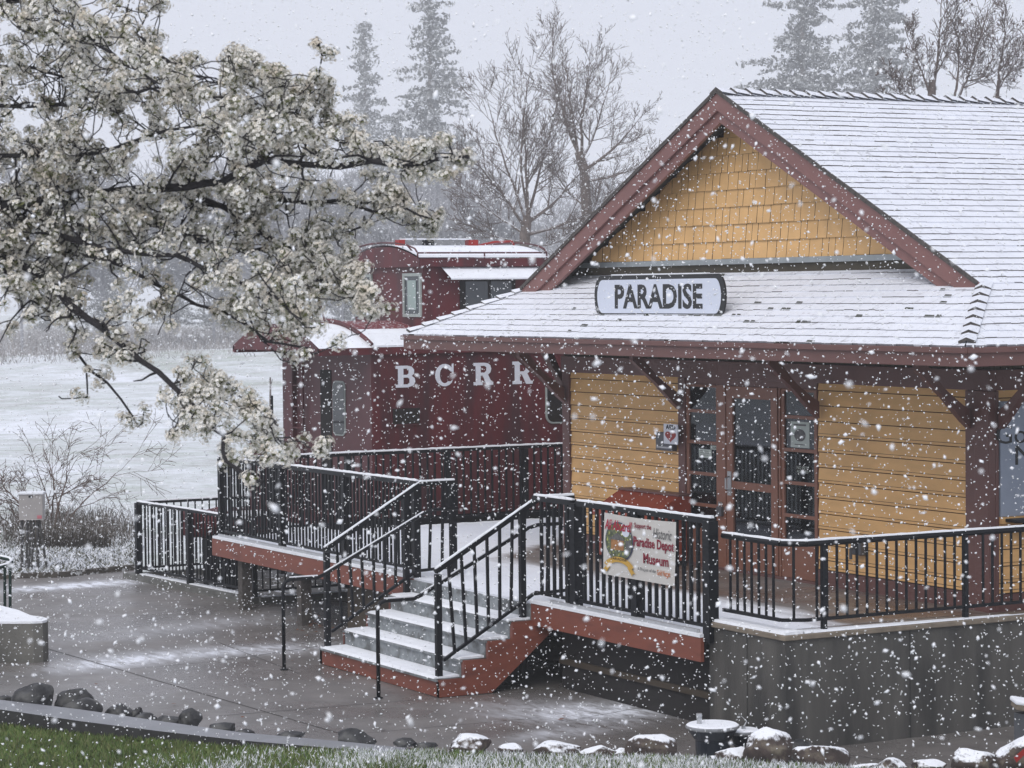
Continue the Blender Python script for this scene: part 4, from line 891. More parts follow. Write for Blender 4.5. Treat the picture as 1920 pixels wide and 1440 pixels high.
# running gear
mb = MB(); mb.box(CX-CWd+.2, CX-.12, CY0+.0, CY1, .70, .96); mb.build('underframe', IRON, cab)
for y in (.6, 2.0, 7.8, 9.2):
    for xx in (CX-.35, CX-CWd+.35):
        mb = MB(); n = 20; mb.prism([(y+.42*math.cos(2*PI*i/n), .42+.42*math.sin(2*PI*i/n)) for i in range(n)], 0, xx-.06, xx+.06); mb.build('wheel', IRON, cab)
mb = MB(); mb.box(CX-2.7, CX-.3, .2, 2.4, .35, .72); mb.build('truck_frame', IRON, cab)
ccx = at(410, 975, X=-14.3); 
mb = MB(); mb.box(-14.62, -14.0, -2.55, -1.62, .72, .98); mb.tube([(-14.3, -2.75, .86), (-14.3, -2.35, .90)], [.20, .24], 12); mb.box(-14.55, -14.15, -2.95, -2.6, .70, 1.08); mb.build('coupler', MAR, cab, bevel=.05)
mb = MB(); mb.box(-14.65, -13.95, -2.5, -1.7, .982, 1.01); mb.build('coupler_snow', SNOW, cab)
# letters B C R R, slab serif
LET = {'B': ([[(0, 0), (.62, 0), (.9, .08), (1, .25), (.97, .42), (.82, .52), (.93, .62), (.95, .8), (.82, .95), (.6, 1), (0, 1), (0, .86), (.12, .86), (.12, .14), (0, .14)]], [[(.40, .14), (.40, .45), (.62, .45), (.7, .38), (.7, .22), (.6, .14)], [(.40, .58), (.40, .86), (.58, .86), (.66, .8), (.66, .65), (.58, .58)]]),
       'R': ([[(0, 0), (.5, 0), (.5, .14), (.40, .14), (.40, .42), (.5, .42), (.72, 0), (1.08, 0), (1.08, .14), (.98, .14), (.8, .46), (.93, .56), (.98, .72), (.93, .88), (.8, .97), (.6, 1), (0, 1), (0, .86), (.12, .86), (.12, .14), (0, .14)]], [[(.40, .56), (.40, .86), (.6, .86), (.7, .8), (.7, .64), (.6, .56)]])}
def arcp(r1, r2, a0, a1, n=14): return [(.5+r1*math.cos(math.radians(a0+(a1-a0)*i/n)), .5+r2*math.sin(math.radians(a0+(a1-a0)*i/n))) for i in range(n+1)]
LET['C'] = ([arcp(.5, .5, 42, 318)+[(.93, .30), (.80, .22)]+arcp(.25, .36, 310, 50)+[(.80, .66), (.97, .62), (.97, 1.0), (.88, 1.0), (.86, .92)]], [])
def slab_letter(ch_, y0_, z0_, w_, h_):
    c = bpy.data.curves.new('l', 'CURVE'); c.dimensions = '2D'; c.fill_mode = 'FRONT'; c.extrude = 0
    for pl in LET[ch_][0]+LET[ch_][1]:
        sp = c.splines.new('POLY'); sp.points.add(len(pl)-1)
        for i, p in enumerate(pl): sp.points[i].co = (p[0]*w_, p[1]*h_, 0, 1)
        sp.use_cyclic_u = True
    o = bpy.data.objects.new('l', c); sc.collection.objects.link(o); bpy.context.view_layer.update(); me = bpy.data.meshes.new_from_object(o); bpy.data.objects.remove(o)
    for v in me.vertices: v.co = Vector((CX+.009, y0_+v.co.x, z0_+v.co.y))
    me.materials.clear(); me.materials.append(WHITEP); q = bpy.data.objects.new('letter', me); sc.collection.objects.link(q); q.parent = cab; q.matrix_parent_inverse = Matrix.Translation(cab.location).inverted(); return q
for ch_, px0, px1, pyb, pyt in (('B', 742, 779, 727, 686), ('C', 816, 852, 725, 682.5), ('R', 888, 925, 722.5, 680.5), ('R', 961, 999, 720.5, 678)):
    a = at(px0, pyb, X=CX+.01); b = at(px1, pyb, X=CX+.01); c = at(px0, pyt, X=CX+.01); slab_letter(ch_, a[1], a[2], (b[1]-a[1])/(1.08 if ch_ == 'R' else 1), c[2]-a[2])
# ================================================================ PIT FENCE, PLANTER, UTILITY BOX
pf = railing('pit_fence', 'low black fence round the snowy pit at the caboose end left of the deck', [((-15.6, -3.2, 1.12), (-13.9, -3.07, 1.12), (-15.6, -3.2, .16), (-13.9, -3.07, .16)), ((-13.9, -3.07, 1.12), (-11.9, -2.94, 1.10), (-13.9, -3.07, .16), (-11.9, -2.94, .16)), ((-15.6, -3.2, 1.12), (-15.6, 3.0, 1.12), (-15.6, -3.2, .16), (-15.6, 3.0, .16)), ((-11.88, -2.94, .88), (-11.88, 2.0, .88), (-11.88, -2.94, .16), (-11.88, 2.0, .16))],
        [(-15.6, -3.2, 0, 1.12, .085), (-13.9, -3.07, 0, 1.11, .085), (-11.9, -2.94, 0, 1.09, .07), (-15.6, -1.2, 0, 1.1, .08), (-15.6, .6, 0, 1.1, .08)], sp=.112, bal=.009, cat='fence')
kb = MB(); CK = mat('pit kerb', (.13, .13, .12), .7, .3, 6)
kb.bar((-15.85, -3.28, .03), (-11.8, -3.0, .03), .16, .09); kb.bar((-11.8, -2.92, .03), (-11.8, 1.5, .03), .14, .09); kb.bar((-15.72, -3.2, .03), (-15.72, 3, .03), .14, .09)
kb.build('pit_kerb', CK)['kind'] = 'structure'
kb = MB(); kb.bar((-15.5, -3.17, .08), (-11.9, -2.9, .08), .12, .012); kb.bar((-11.82, -2.85, .08), (-11.82, 1.4, .08), .08, .012); kb.build('kerb_snow', SNOW)['kind'] = 'structure'
gb = MB(); gb.quad((-15.6, -3.1, .0), (-11.9, -2.9, .0), (-11.9, 3, .0), (-15.6, 3, .0)); gb.build('track_ballast', snow_patch('track ballast', ((.10, .095, .09), (.05, .05, .05)), .8, lambda t: math_(t, 'MULTIPLY', math_(t, 'GREATER_THAN', noise(t, 5, 6, .7), .58), .7)))['kind'] = 'structure'
bp = thing('bumper_post', (-14.0, -2.9, 0), 'pair of black steel posts standing under the caboose coupler', 'post')
for px_ in (397, 432):
    a = at(px_, 1090, Y=-2.6); mb = MB(); mb.box(a[0]-.09, a[0]+.09, -2.69, -2.51, 0, .72); mb.build('post', IRON, bp)
pl = thing('planter_wall', (-8.5, -7.5, 0), 'curved low concrete wall with snow on top at the left edge', 'wall')
# footprint read at the ground: front face curves round to the right-hand end
base = [(-60, 1171), (0, 1170), (35, 1170), (62, 1170), (80, 1169), (88, 1167), (90, 1164)]
bpnt = [at(x, y, Z=.44) for x, y in base]; back = [at(80, 1161, Z=.44), at(58, 1158, Z=.44), at(35, 1148, Z=.44), at(0, 1139, Z=.44), at(-60, 1130, Z=.44)]
ring = [(p[0], p[1]) for p in bpnt+back]
def cent(pts): return (sum(p[0] for p in pts)/len(pts), sum(p[1] for p in pts)/len(pts))
mb = MB(); mb.prism(ring, 2, -.02, .44); mb.build('wall_body', mat('planter concrete', (.15, .145, .13), .7, .25, 4, .3, 40, col2=(.08, .078, .07), c2=(.4, .65), c2scale=2), pl)
cc = cent(ring); r2 = [(cc[0]+(p[0]-cc[0])*.985, cc[1]+(p[1]-cc[1])*.985) for p in ring]; mb = MB(); mb.prism(r2, 2, .442, .468); mb.build('snow_cover', SNOW, pl)
gh = thing('green_handrail', (-9, -7.5, .4), 'dark green looped handrail on the planter wall at the left edge', 'handrail')
D_ = 32.3; a1 = at(19, 1168, D=D_); a2 = at(9, 1168, D=D_+.15); mb = MB(); mb.tube([a1, at(19, 1062, D=D_)], .02, 8); mb.tube([a2, at(9, 1064, D=D_+.15)], .02, 8); mb.build('post', GREENP, gh)
mb = MB(); lp = [at(x, y, D=d) for x, y, d in ((-120, 1090, 32.0), (-10, 1066, 32.2), (14, 1060, 32.3), (22, 1054, 32.35), (18, 1049, 32.45), (0, 1045, 32.5), (-100, 1030, 32.7))]; mb.tube(lp, .024, 8); mb.build('rail', GREENP, gh, smooth=True)
mb = MB(); mb.tube([p+Vector((0, 0, .02)) for p in lp[:]], .017, 8); mb.build('snow_cap', SNOW, gh, smooth=True)
ub = thing('utility_box', (-17.5, -4.2, 0), 'pale grey electrical box on dark pipe posts by the snowy verge', 'utility box')
b0 = at(61, 1068, Z=0); Du = (b0-CAM).dot(fw)
ax = rt; tow = Vector((-fw[0], -fw[1], 0)).normalized()
def ubp(px, py, d=0): p = at(px, py, D=Du); return p+tow*d
mb = MB(); zc = ubp(60, 949); wv = (ubp(84, 949)-ubp(39, 949)); L = wv.length
e1 = Vector((wv[0], wv[1], 0)).normalized(); z_t = ubp(60, 926)[2]; z_b = ubp(60, 974)[2]; c0 = Vector((zc[0], zc[1], 0))
def obox(mb, c, e, hw, hd, z0, z1, m=0):
    n_ = Vector((-e[1], e[0], 0)); k = [c-e*hw-n_*hd, c+e*hw-n_*hd, c+e*hw+n_*hd, c-e*hw+n_*hd]
    mb.prism([(p[0], p[1]) for p in k], 2, z0, z1, m)
obox(mb, c0, e1, L/2, .1, z_b, z_t); mb.build('case', UBOX, ub, bevel=.008)
mb = MB(); obox(mb, c0, e1, L/2+.01, .12, z_t+.002, z_t+.03); mb.build('snow_cap', SNOW, ub)
mb = MB(); obox(mb, c0+tow*.104-e1*.0, e1, .03, .004, z_t-.05, z_t-.02); mb.build('latch', IRON, ub)
mb = MB(); obox(mb, c0+tow*.104+e1*.13, e1, .035, .004, z_b+.02, z_b+.07); mb.build('warning_sticker', mat('faded pink sticker', (.45, .15, .17), .7), ub)
for px_, lean in ((41, 0), (52, -3), (58, -4), (64, -5), (70, 1), (76, 12)):
    mb = MB(); a = ubp(px_+ (0 if lean < 10 else -3), 972); b = ubp(px_+lean, 1068+random.uniform(-3, 2)); b.z = 0; mb.tube([a, b], .025 if px_ in (41, 70) else .02, 8); mb.build('post', mat('dark conduit', (.05, .048, .046), .6, .5, 14, col2=(.4, .4, .42), c2=(.6, .64), c2scale=16), ub)
# ================================================================ DRINKING FOUNTAIN, BOULDERS, SLAB
df = thing('drinking_fountain', (.9, -4.2, 0), 'dark two level drinking fountain with snow filled steel basins beside the boulders', 'drinking fountain')
def fount(px, pyt, hw_px, D, ped, nm):
    c = at(px, pyt, D=D); r = hw_px/F*D; z = c[2]
    mb = MB(); mb.lathe([(r*.62, -.02), (r*.62, .05), (ped, .07), (ped, z-.13), (r*.70, z-.12), (r*.92, z-.035)], c[0], c[1], 28); mb.build('pedestal', NAVY, df)
    mb = MB(); mb.lathe([(r*.92, z-.034), (r, z-.02), (r, z-.004), (r*.96, z)], c[0], c[1], 32); mb.build('basin', STEEL, df)
    mb = MB(); mb.lathe([(r*.97, z+.001), (r*.9, z+.012), (r*.3, z+.012), (.001, z+.01)], c[0], c[1], 28); mb.build('basin_snow', SNOW, df)
    return c, r, z
Df = 23.2
c, r, z = fount(1336, 1359, 51, Df, .155, 'a'); s = at(1311, 1350, D=Df); mb = MB(); mb.lathe([(.026, z), (.02, z+.03), (.026, z+.06), (.024, z+.075), (.03, z+.08), (.026, z+.105)], s[0], s[1], 12); mb.build('spout', STEEL, df)
c, r, z = fount(1395, 1369, 29, Df+.25, .11, 'b'); s = at(1394, 1362, D=Df+.25); mb = MB(); mb.lathe([(.022, z), (.02, z+.04)], s[0], s[1], 10); mb.tube([(s[0], s[1], z+.03), tuple(at(1400, 1352, D=Df+.25)), tuple(at(1389, 1342, D=Df+.25))], [.008, .006, .003], 6); mb.build('spout', STEEL, df)
def rock(px, py, wpx, hpx, D, label, snowy, seed, flat=1.0, tilt=0):
    """px,py = centre of the visible lump, wpx/hpx = full size in photo pixels"""
    r_ = random.Random(seed); c = at(px, py, D=D); rx = wpx*1.1/2/F*D; rz = hpx*1.15/2/F*D; ry = rx*.8
    me = bpy.data.meshes.new('boulder'); import bmesh
    bm = bmesh.new(); bmesh.ops.create_icosphere(bm, subdivisions=4, radius=1)
    ph = [(Vector((r_.gauss(0, 1), r_.gauss(0, 1), r_.gauss(0, 1))).normalized(), r_.uniform(.55, .92)) for _ in range(11)]
    from mathutils import noise as mn
    for v in bm.verts:
        p = v.co.copy(); k = 1.0
        for n_, d_ in ph:
            dd = p.dot(n_)
            if dd > d_: p -= n_*(dd-d_)*.85
        nn = mn.noise(p*2.1+Vector((seed, 0, 0)))*.10+mn.noise(p*7+Vector((0, seed, 0)))*.035
        v.co = p*(1+nn)
    mx = max(v.co.z for v in bm.verts)
    ex = Vector((rt[0], rt[1], 0)).normalized(); ey = Vector((-ex[1], ex[0], 0))
    for v in bm.verts:
        x, y, z = v.co; z2 = z/mx; z2 += tilt*x
        v.co = ex*(x*rx*1.08)+ey*(y*ry)+Vector((0, 0, z2*rz*(1 if z > 0 else 1.2)))
    bm.to_mesh(me); bm.free(); me.materials.append(ROCKS if snowy else ROCK)
    for p in me.polygons: p.use_smooth = True
    o = bpy.data.objects.new('boulder', me); o.location = c; sc.collection.objects.link(o); tag(o, label, 'boulder', 'boulders along the lawn edge'); return o
rock(12, 1316, 36, 22, 25.6, 'low dark boulder at the left end of the kerb, beside the pointed one', 0, 1)
rock(60, 1313, 68, 54, 25.3, 'dark pointed wedge shaped boulder behind the kerb near the left edge', 0, 22, tilt=.35)
rock(143, 1318, 68, 50, 25.2, 'tall round black boulder standing behind a flatter one at the left', 0, 3)
rock(152, 1330, 66, 38, 24.9, 'flatter grey boulder in front of the tall round black one', 0, 4)
rock(226, 1340, 50, 36, 24.6, 'medium grey boulder fourth from the left on the kerb', 0, 15)
rock(258, 1337, 25, 20, 24.6, 'tiny round dark stone perched behind a low flat stone', 0, 6)
rock(272, 1347, 46, 20, 24.4, 'low flat stone in front of the tiny round dark stone', 0, 7)
rock(322, 1354, 56, 22, 24.2, 'long low slab of rock left of the peaked kerb boulder', 0, 8)
rock(358, 1350, 40, 40, 24.1, 'small peaked brown boulder above the middle of the kerb', 0, 19)
rock(420, 1366, 52, 22, 23.9, 'dark broken stone with a square end right of the peaked boulder', 0, 10)
rock(545, 1380, 56, 18, 23.8, 'nearly buried thin flat stone on the paving', 0, 11)
rock(664, 1386, 70, 38, 23.5, 'rounded dark mottled boulder alone at mid kerb', 0, 12)
rock(880, 1396, 78, 36, 23.3, 'brown boulder with light snow dusting in the middle of the lawn edge', 1, 13)
rock(800, 1398, 44, 10, 23.4, 'flat stone sliver left of the brown middle boulder', 0, 33)
rock(1045, 1407, 78, 32, 23.0, 'low snow capped stone between the middle boulder and the fountain', 1, 14)
rock(1120, 1411, 60, 26, 22.9, 'small snow covered stone just right of the low snow capped one', 1, 25)
rock(1222, 1402, 84, 44, 22.8, 'wide snow capped boulder left of the drinking fountain', 1, 16)
rock(1443, 1404, 88, 72, 22.4, 'biggest snow capped brown boulder right of the drinking fountain', 1, 17)
rock(1376, 1416, 60, 26, 22.5, 'low snowy stone leaning on the biggest boulder', 1, 27)
rock(1536, 1424, 98, 52, 22.0, 'broad snow capped boulder right of the biggest one', 1, 18)
rock(1500, 1412, 60, 46, 22.9, 'pale concrete coloured stone wedged behind the broad boulder', 0, 28)
rock(1668, 1440, 52, 36, 21.6, 'small snowy stone cut by the bottom edge', 1, 29)
rock(1628, 1444, 60, 24, 21.7, 'flat snowy stone low at the bottom edge', 1, 39)
rock(1836, 1430, 88, 48, 21.6, 'blocky snow capped boulder near the bottom right corner', 1, 20)
rock(460, 1374, 34, 14, 23.9, 'sliver of dark stone just right of the broken square ended stone', 0, 51)
rock(760, 1392, 40, 16, 23.4, 'small low dark stone right of the rounded mottled boulder', 0, 52)
rock(960, 1404, 44, 18, 23.1, 'small dusted stone right of the brown middle boulder', 1, 53)
rock(1165, 1412, 40, 18, 22.9, 'little dusted stone left of the wide snow capped boulder', 1, 54)
rock(1740, 1438, 60, 24, 21.7, 'low dusted stone between the small bottom stone and the blocky one', 1, 55)
rk = rock(1916, 1430, 96, 100, 21.2, 'dark boulder with a red tag at the bottom right corner', 1, 21)
tg = thing('red_tag', at(1910, 1412, D=20.9), 'small red and white tag on the bottom right boulder', 'tag'); mb = MB(); q = [at(x, y, D=20.8) for x, y in ((1901, 1420), (1922, 1402), (1924, 1412), (1906, 1430))]; qb = [p+fw*.004 for p in q]; mb.quad(*q); mb.quad(*qb[::-1])
for i in range(4): mb.quad(q[i], qb[i], qb[(i+1) % 4], q[(i+1) % 4])
mb.build('plate', REDP, tg)
sb = thing('snowy_marker', at(1925, 1400, D=21.6), 'snow topped slanted marker on a dark post at the right edge', 'marker')
mb = MB(); q = at(1930, 1330, D=21.8); q0 = at(1930, 1440, D=21.8); mb.box(q[0]-.09, q[0]+.16, q[1]-.09, q[1]+.16, q0[2]-.3, q[2]-.03); mb.build('post', GREYBOX, sb)
mb = MB(); ex = Vector((rt[0], rt[1], 0)).normalized(); c = Vector((q[0], q[1], q[2]-.02)); mb.bar(c-ex*.13+Vector((0, 0, .06)), c+ex*.3-Vector((0, 0, .02)), .26, .05); mb.build('slab', CONCB, sb, bevel=.01)
mb = MB(); mb.bar(c-ex*.14+Vector((0, 0, .10)), c+ex*.3+Vector((0, 0, .03)), .27, .04); mb.build('snow_cap', SNOW, sb, bevel=.015)
# ================================================================ TREES
def grow(mb, p, d, L, r, depth, R, up_=.12, spread=.5, kids=(3, 5), nseg=5, minr=.004, tips=None, wob=.12, ratio=(.55, .8)):
    pts = [p.copy()]; rad = [r]; dd = d.copy()
    for i in range(nseg):
        dd = (dd+Vector((R.gauss(0, wob), R.gauss(0, wob), R.gauss(0, wob)+up_*.25))).normalized(); pts.append(pts[-1]+dd*(L/nseg)); rad.append(max(minr, r*(1-.62*(i+1)/nseg)))
    mb.tube(pts, rad, 7 if r > .06 else 4 if r > .015 else 3, cap=False)
    if tips is not None: tips.append(pts[-1])
    if depth <= 0: return
    for k in range(R.randint(*kids)):
        s = R.uniform(.3, 1.0); i = min(nseg-1, int(s*nseg)); q = pts[i].lerp(pts[i+1], s*nseg-i); ax_ = Vector((R.gauss(0, 1), R.gauss(0, 1), R.gauss(0, 1))); base_d = (pts[i+1]-pts[i]).normalized()
        perp = (ax_-base_d*ax_.dot(base_d)).normalized(); nd = (base_d*math.cos(spread*R.uniform(.6, 1.4))+perp*math.sin(spread*R.uniform(.6, 1.4))+Vector((0, 0, up_))).normalized()
        grow(mb, q, nd, L*R.uniform(*ratio), max(minr, rad[i]*R.uniform(.5, .7)), depth-1, R, up_, spread, kids, nseg, minr, tips, wob, ratio)
def sweep(mb, p, q, r, lvl, R, minr, tips, bow=.12):
    """a limb that sweeps from p to q with side branches all along it"""
    L = (q-p).length; d0 = (q-p)/L; side = Vector((R.gauss(0, 1), R.gauss(0, 1), R.gauss(0, .4))); side = (side-d0*side.dot(d0)).normalized(); n = (9, 7, 5, 3)[3-lvl] if lvl <= 3 else 9
    pts = []; rad = []; off = Vector((0, 0, 0))
    for i in range(n+1):
        t = i/n; off = off+Vector((R.gauss(0, 1), R.gauss(0, 1), R.gauss(0, 1)))*L*.011
        pts.append(p.lerp(q, t)+side*math.sin(PI*t)*L*bow*R.uniform(.8, 1.1)*.4+Vector((0, 0, -math.sin(PI*t)*L*.05))+off*t); rad.append(max(minr, r*(1-t)**.8))
    mb.tube(pts, rad, 7 if r > .05 else 5 if r > .012 else 3, cap=False)
    if tips is not None and lvl < 2: tips.append(pts[-1])
    if lvl == 0: return
    nk = (0, R.randint(3, 4), R.randint(6, 8), R.randint(12, 15))[lvl]
    for k in range(nk):
        t = (.18 if lvl == 3 else .12)+(.98-.15)*(k+R.random())/nk*.98; t = min(t, .97); i = min(n-1, int(t*n)); b = pts[i].lerp(pts[i+1], t*n-i); d = (pts[i+1]-pts[i]).normalized()
        ax_ = Vector((R.gauss(0, 1), R.gauss(0, 1), R.gauss(0, 1))); ax_ = (ax_-d*ax_.dot(d)).normalized(); a = R.uniform(.45, .95); nd = (d*math.cos(a)+ax_*math.sin(a)+Vector((0, 0, .22))).normalized()
        l = L*R.uniform(.26, .52)*(1.15-.55*t)*(1.25 if lvl < 3 else 1); sweep(mb, b, b+nd*l, max(minr, rad[i]*R.uniform(.4, .6)), lvl-1, R, minr, tips)
def bare_tree(name, loc, trunk_pts, limbs, label, seed, group=None, cat='tree', minr=.005, balls=0, L=1.6, deep=4):
    R = random.Random(seed); t = thing(name, loc, label, cat, group)
    mb = MB(); mb.tube(trunk_pts[0], trunk_pts[1], 10); mb.build('trunk', BARK, t)
    mb = MB(); tips = []
    for (p, q, r) in limbs:
        p, q = Vector(p), Vector(q); sweep(mb, p, q, r*.5, 3, R, minr, tips)
    mb.build('crown', BARK, t)
    if balls:
        mb = MB()
        for p in R.sample(tips, min(balls, len(tips))):
            p = p-Vector((0, 0, .05)); r = .022; mb.lathe([(r*.5, p[2]-r*.8), (r, p[2]), (r*.5, p[2]+r*.8)], p[0], p[1], 6)
        mb.build('seed_balls', BARK, t)
    return t
Dt = 58
def T_(px, py, d=0): return at(px, py, D=Dt+d)
gz = lambda p: Vector((p[0], p[1], -.05))
tr = [T_(985, 640), T_(985, 520), T_(984, 440), T_(990, 405)]; tr = [gz(tr[0])]+tr[1:]
lim = [((990, 410), (1005, 90), .07, 0), ((988, 420), (905, 150), .07, .8), ((986, 430), (880, 260), .08, -.8), ((985, 440), (850, 330), .07, .5), ((990, 400), (985, 180), .09, -.5), ((992, 415), (1090, 310), .10, .8), ((990, 440), (1180, 370), .08, -.6), ((985, 455), (860, 400), .05, 1), ((985, 460), (1090, 430), .05, -.9), ((990, 405), (1060, 160), .08, .3)]
bare_tree('bare_tree', gz(T_(985, 640)), (tr, [.17, .14, .12, .10]), [(T_(*a), T_(b[0], b[1], e*1.5), r) for a, b, r, e in lim], 'tall bare deciduous tree with fanned limbs directly above the caboose', 5)
Dt = 62
tr = [gz(T_(1090, 640)), T_(1102, 430), T_(1096, 320), T_(1085, 285)]
lim = [((1090, 310), (1060, 120), .10, 0), ((1086, 290), (1035, 60), .09, .6), ((1092, 300), (1115, 80), .09, -.5), ((1095, 320), (1210, 220), .09, .5), ((1098, 340), (1240, 290), .07, -.6), ((1100, 400), (1200, 350), .06, 1), ((1100, 390), (1010, 260), .07, .8), ((1090, 300), (1150, 140), .08, 1)]
bare_tree('bare_tree', gz(T_(1090, 640)), (tr, [.16, .13, .12, .10]), [(T_(*a), T_(b[0], b[1], e*1.5), r) for a, b, r, e in lim], 'bare deciduous tree with a leaning trunk close left of the gable roof', 11)
Dt = 45
tr = [gz(T_(1745, 640)), T_(1745, 240), T_(1748, 150)]
lim = [((1748, 190), (1700, 40), .05, 0), ((1748, 180), (1755, -40), .06, .4), ((1790, 200), (1860, -20), .06, .5), ((1870, 180), (1900, 20), .07, -.4), ((1748, 200), (1660, 130), .035, -.4), ((1790, 180), (1800, 30), .05, 0), ((1860, 190), (1930, 80), .06, .6), ((1810, 190), (1850, 60), .04, 1)]
bare_tree('bare_tree', gz(T_(1745, 640)), (tr, [.14, .10, .06]), [(T_(*a), T_(b[0], b[1], e*1.5), r) for a, b, r, e in lim], 'bare tree hung with small seed balls above the right end of the ridge', 23, balls=80, minr=.0048)
# hidden trunk pieces feeding the limbs behind the ridge
Dt = 45; mb = MB(); t_ = [o for o in bpy.data.objects if o.name.startswith('bare_tree') and o.get('label', '').startswith('bare tree hung')][0]
mb.tube([gz(T_(1745, 640))+Vector((.1, .1, 2.2)), T_(1790, 260), T_(1790, 190)], [.1, .07, .06], 6); mb.tube([gz(T_(1745, 640))+Vector((.1, .1, 2.0)), T_(1860, 270), T_(1870, 180)], [.1, .08, .07], 6); mb.build('limb', BARK, t_)
# distant broadleaf trees, soft behind the blossom
protos = []
def far_bare(px, base_py_D, D, h, seed, label, first=None):
    D = D*1.9
    loc = at(px, 600, D=D); loc = Vector((loc[0], loc[1], 0))
    if first is None:
        R = random.Random(seed); t = thing('distant_tree', loc, label, 'tree', 'misty bare trees beyond the field')
        mb = MB(); mb.tube([loc, loc+Vector((.1, 0, h*.25)), loc+Vector((0, .2, h*.45))], [.13, .10, .07], 6); mb.build('trunk', HAZETWIG, t)
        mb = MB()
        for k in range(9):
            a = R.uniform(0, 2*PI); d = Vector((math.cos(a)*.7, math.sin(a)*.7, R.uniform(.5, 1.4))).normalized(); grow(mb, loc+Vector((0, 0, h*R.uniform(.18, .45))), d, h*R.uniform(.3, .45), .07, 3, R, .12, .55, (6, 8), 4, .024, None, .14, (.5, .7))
        mb.build('crown', HAZETWIG, t); return t
    t = copy_tree(first); t.location = loc; t.rotation_euler = (0, 0, random.uniform(0, 6)); t['label'] = label; return t
fb = None; fbs = []
spots = [(40, 92, 10, 'far left'), (130, 100, 11, ''), (225, 95, 9.5, ''), (310, 110, 11, ''), (400, 98, 10, ''), (480, 115, 12, ''), (560, 100, 10, ''), (640, 92, 9.5, ''), (705, 108, 11, ''), (770, 90, 9, ''), (835, 100, 10, ''), (890, 84, 8, ''), (1200, 95, 9, ''), (1020, 110, 9, '')]
FLABS = ['misty bare tree nearest the left photo edge', 'misty bare tree second from the left edge', 'misty bare tree third from the left edge', 'misty bare tree showing under the highest blossom limb', 'misty bare tree behind the middle of the blossom crown', 'misty bare tree behind the upright blossom sprays', 'misty bare tree left of the slender conifer', 'misty bare tree below the slender conifer', 'misty bare tree between the slender and the tallest left conifer', 'misty bare tree directly below the tallest left conifer', 'misty bare tree right of the tallest left conifer above the cupola', 'misty bare tree close left of the tall fanned bare tree', 'misty bare tree just left of the gable slope', 'misty bare tree behind the trunk of the tall fanned bare tree']
for i, (px, D, h, _) in enumerate(spots):
    h = h*1.35
    if i < 3: t = far_bare(px, 0, D, h, 40+i, FLABS[i]); fbs.append((t, h))
    else: b_, bh = fbs[i % 3]; t = far_bare(px, 0, D, h, 0, FLABS[i], b_); t.scale = (h/bh,)*3
# conifers
def pine_mesh(h, seed, wide=.16, dens=1.0):
    R = random.Random(seed); tri = []; r2 = np.random.default_rng(seed)
    z = h*.10; P = []
    while z < h*.985:
        k = z/h; rr = h*wide*(1-k)**.85*(.5+.75*R.random())+.5; nb = int(4+3*(1-k))
        for b in range(nb):
            a = R.uniform(0, 2*PI); L = rr*R.uniform(.55, 1.15); dr = R.uniform(-.25, .18); m = max(2, int(L/.55))
            for s in range(m):
                q = (s+.6)/m; c = Vector((math.cos(a)*L*q, math.sin(a)*L*q, z+L*q*dr-.25*q*q*L*.3)); P.append((c, .32+.30*(1-q)))
        z += h*.016*R.uniform(.7, 1.3)
    C = np.array([tuple(c) for c, _ in P]); S = np.array([s for _, s in P]); m = int(11*dens)
    C = np.repeat(C, m, 0)+r2.normal(0, 1, (len(C)*m, 3))*np.repeat(S, m)[:, None]*np.array([.8, .8, .45])
    n = len(C); A = r2.normal(0, 1, (n, 3)); A /= np.linalg.norm(A, axis=1)[:, None]; B = np.cross(A, r2.normal(0, 1, (n, 3))); B /= np.linalg.norm(B, axis=1)[:, None]
    sz = r2.uniform(.10, .26, n)[:, None]; V = np.stack([C-A*sz*1.6, C+B*sz*.7, C+A*sz*1.6, C-B*sz*.7], 1).reshape(-1, 3); return V
def pine(px, D, h, seed, label, wide=.16, first=None, dens=1.0):
    loc = at(px, 600, D=D); loc = Vector((loc[0], loc[1], -.3))
    if first is not None:
        t = copy_tree(first[0]); t.location = loc; t.rotation_euler = (0, 0, random.uniform(0, 6)); t.scale = (h/first[1],)*3; t['label'] = label; return t
    t = thing('conifer', loc, label, 'tree', 'tall conifers fading into the snowfall'); mb = MB(); mb.tube([loc, loc+Vector((0, 0, h*.5)), loc+Vector((0, 0, h*.97))], [h*.012, h*.008, .05], 7); mb.build('trunk', BARK, t)
    V = pine_mesh(h, seed, wide, dens)+np.array(loc); mesh_np('crown', V, np.arange(len(V)).reshape(-1, 4), [PINE], t); return t
p1 = pine(812, 290, 42, 1, 'tall conifer rising out of frame left of the bare tree, darkest of the left pair', .25, dens=.85)
p2 = pine(690, 320, 38, 2, 'slender conifer left of the tallest one, partly behind blossom', .21, dens=.75)
p3 = pine(1508, 280, 47, 3, 'left of the two dense conifers above the snowy ridge', .24, dens=1.25)
p4 = pine(1640, 275, 50, 4, 'right of the two dense conifers above the snowy ridge', .24, dens=1.25)
pine(495, 380, 37, 0, 'faint conifer top showing over the blossom branches', first=(p2, 38))
pine(862, 340, 26, 0, 'short faint conifer right behind the tallest left conifer', first=(p1, 41))
PL = ['hazy conifer low between the two left conifers', 'hazy short conifer under the slender left one', 'hazy short conifer left of the slender one behind blossom', 'hazy conifer behind the centre of the blossom crown', 'hazy conifer behind the left half of the blossom crown', 'hazy conifer third from the left edge behind blossom', 'hazy conifer nearest the left edge behind blossom', 'hazy low conifer left of the tall fanned bare tree', 'hazy shorter conifer between the dense pair above the ridge', 'hazy shorter conifer right of the dense pair above the ridge']
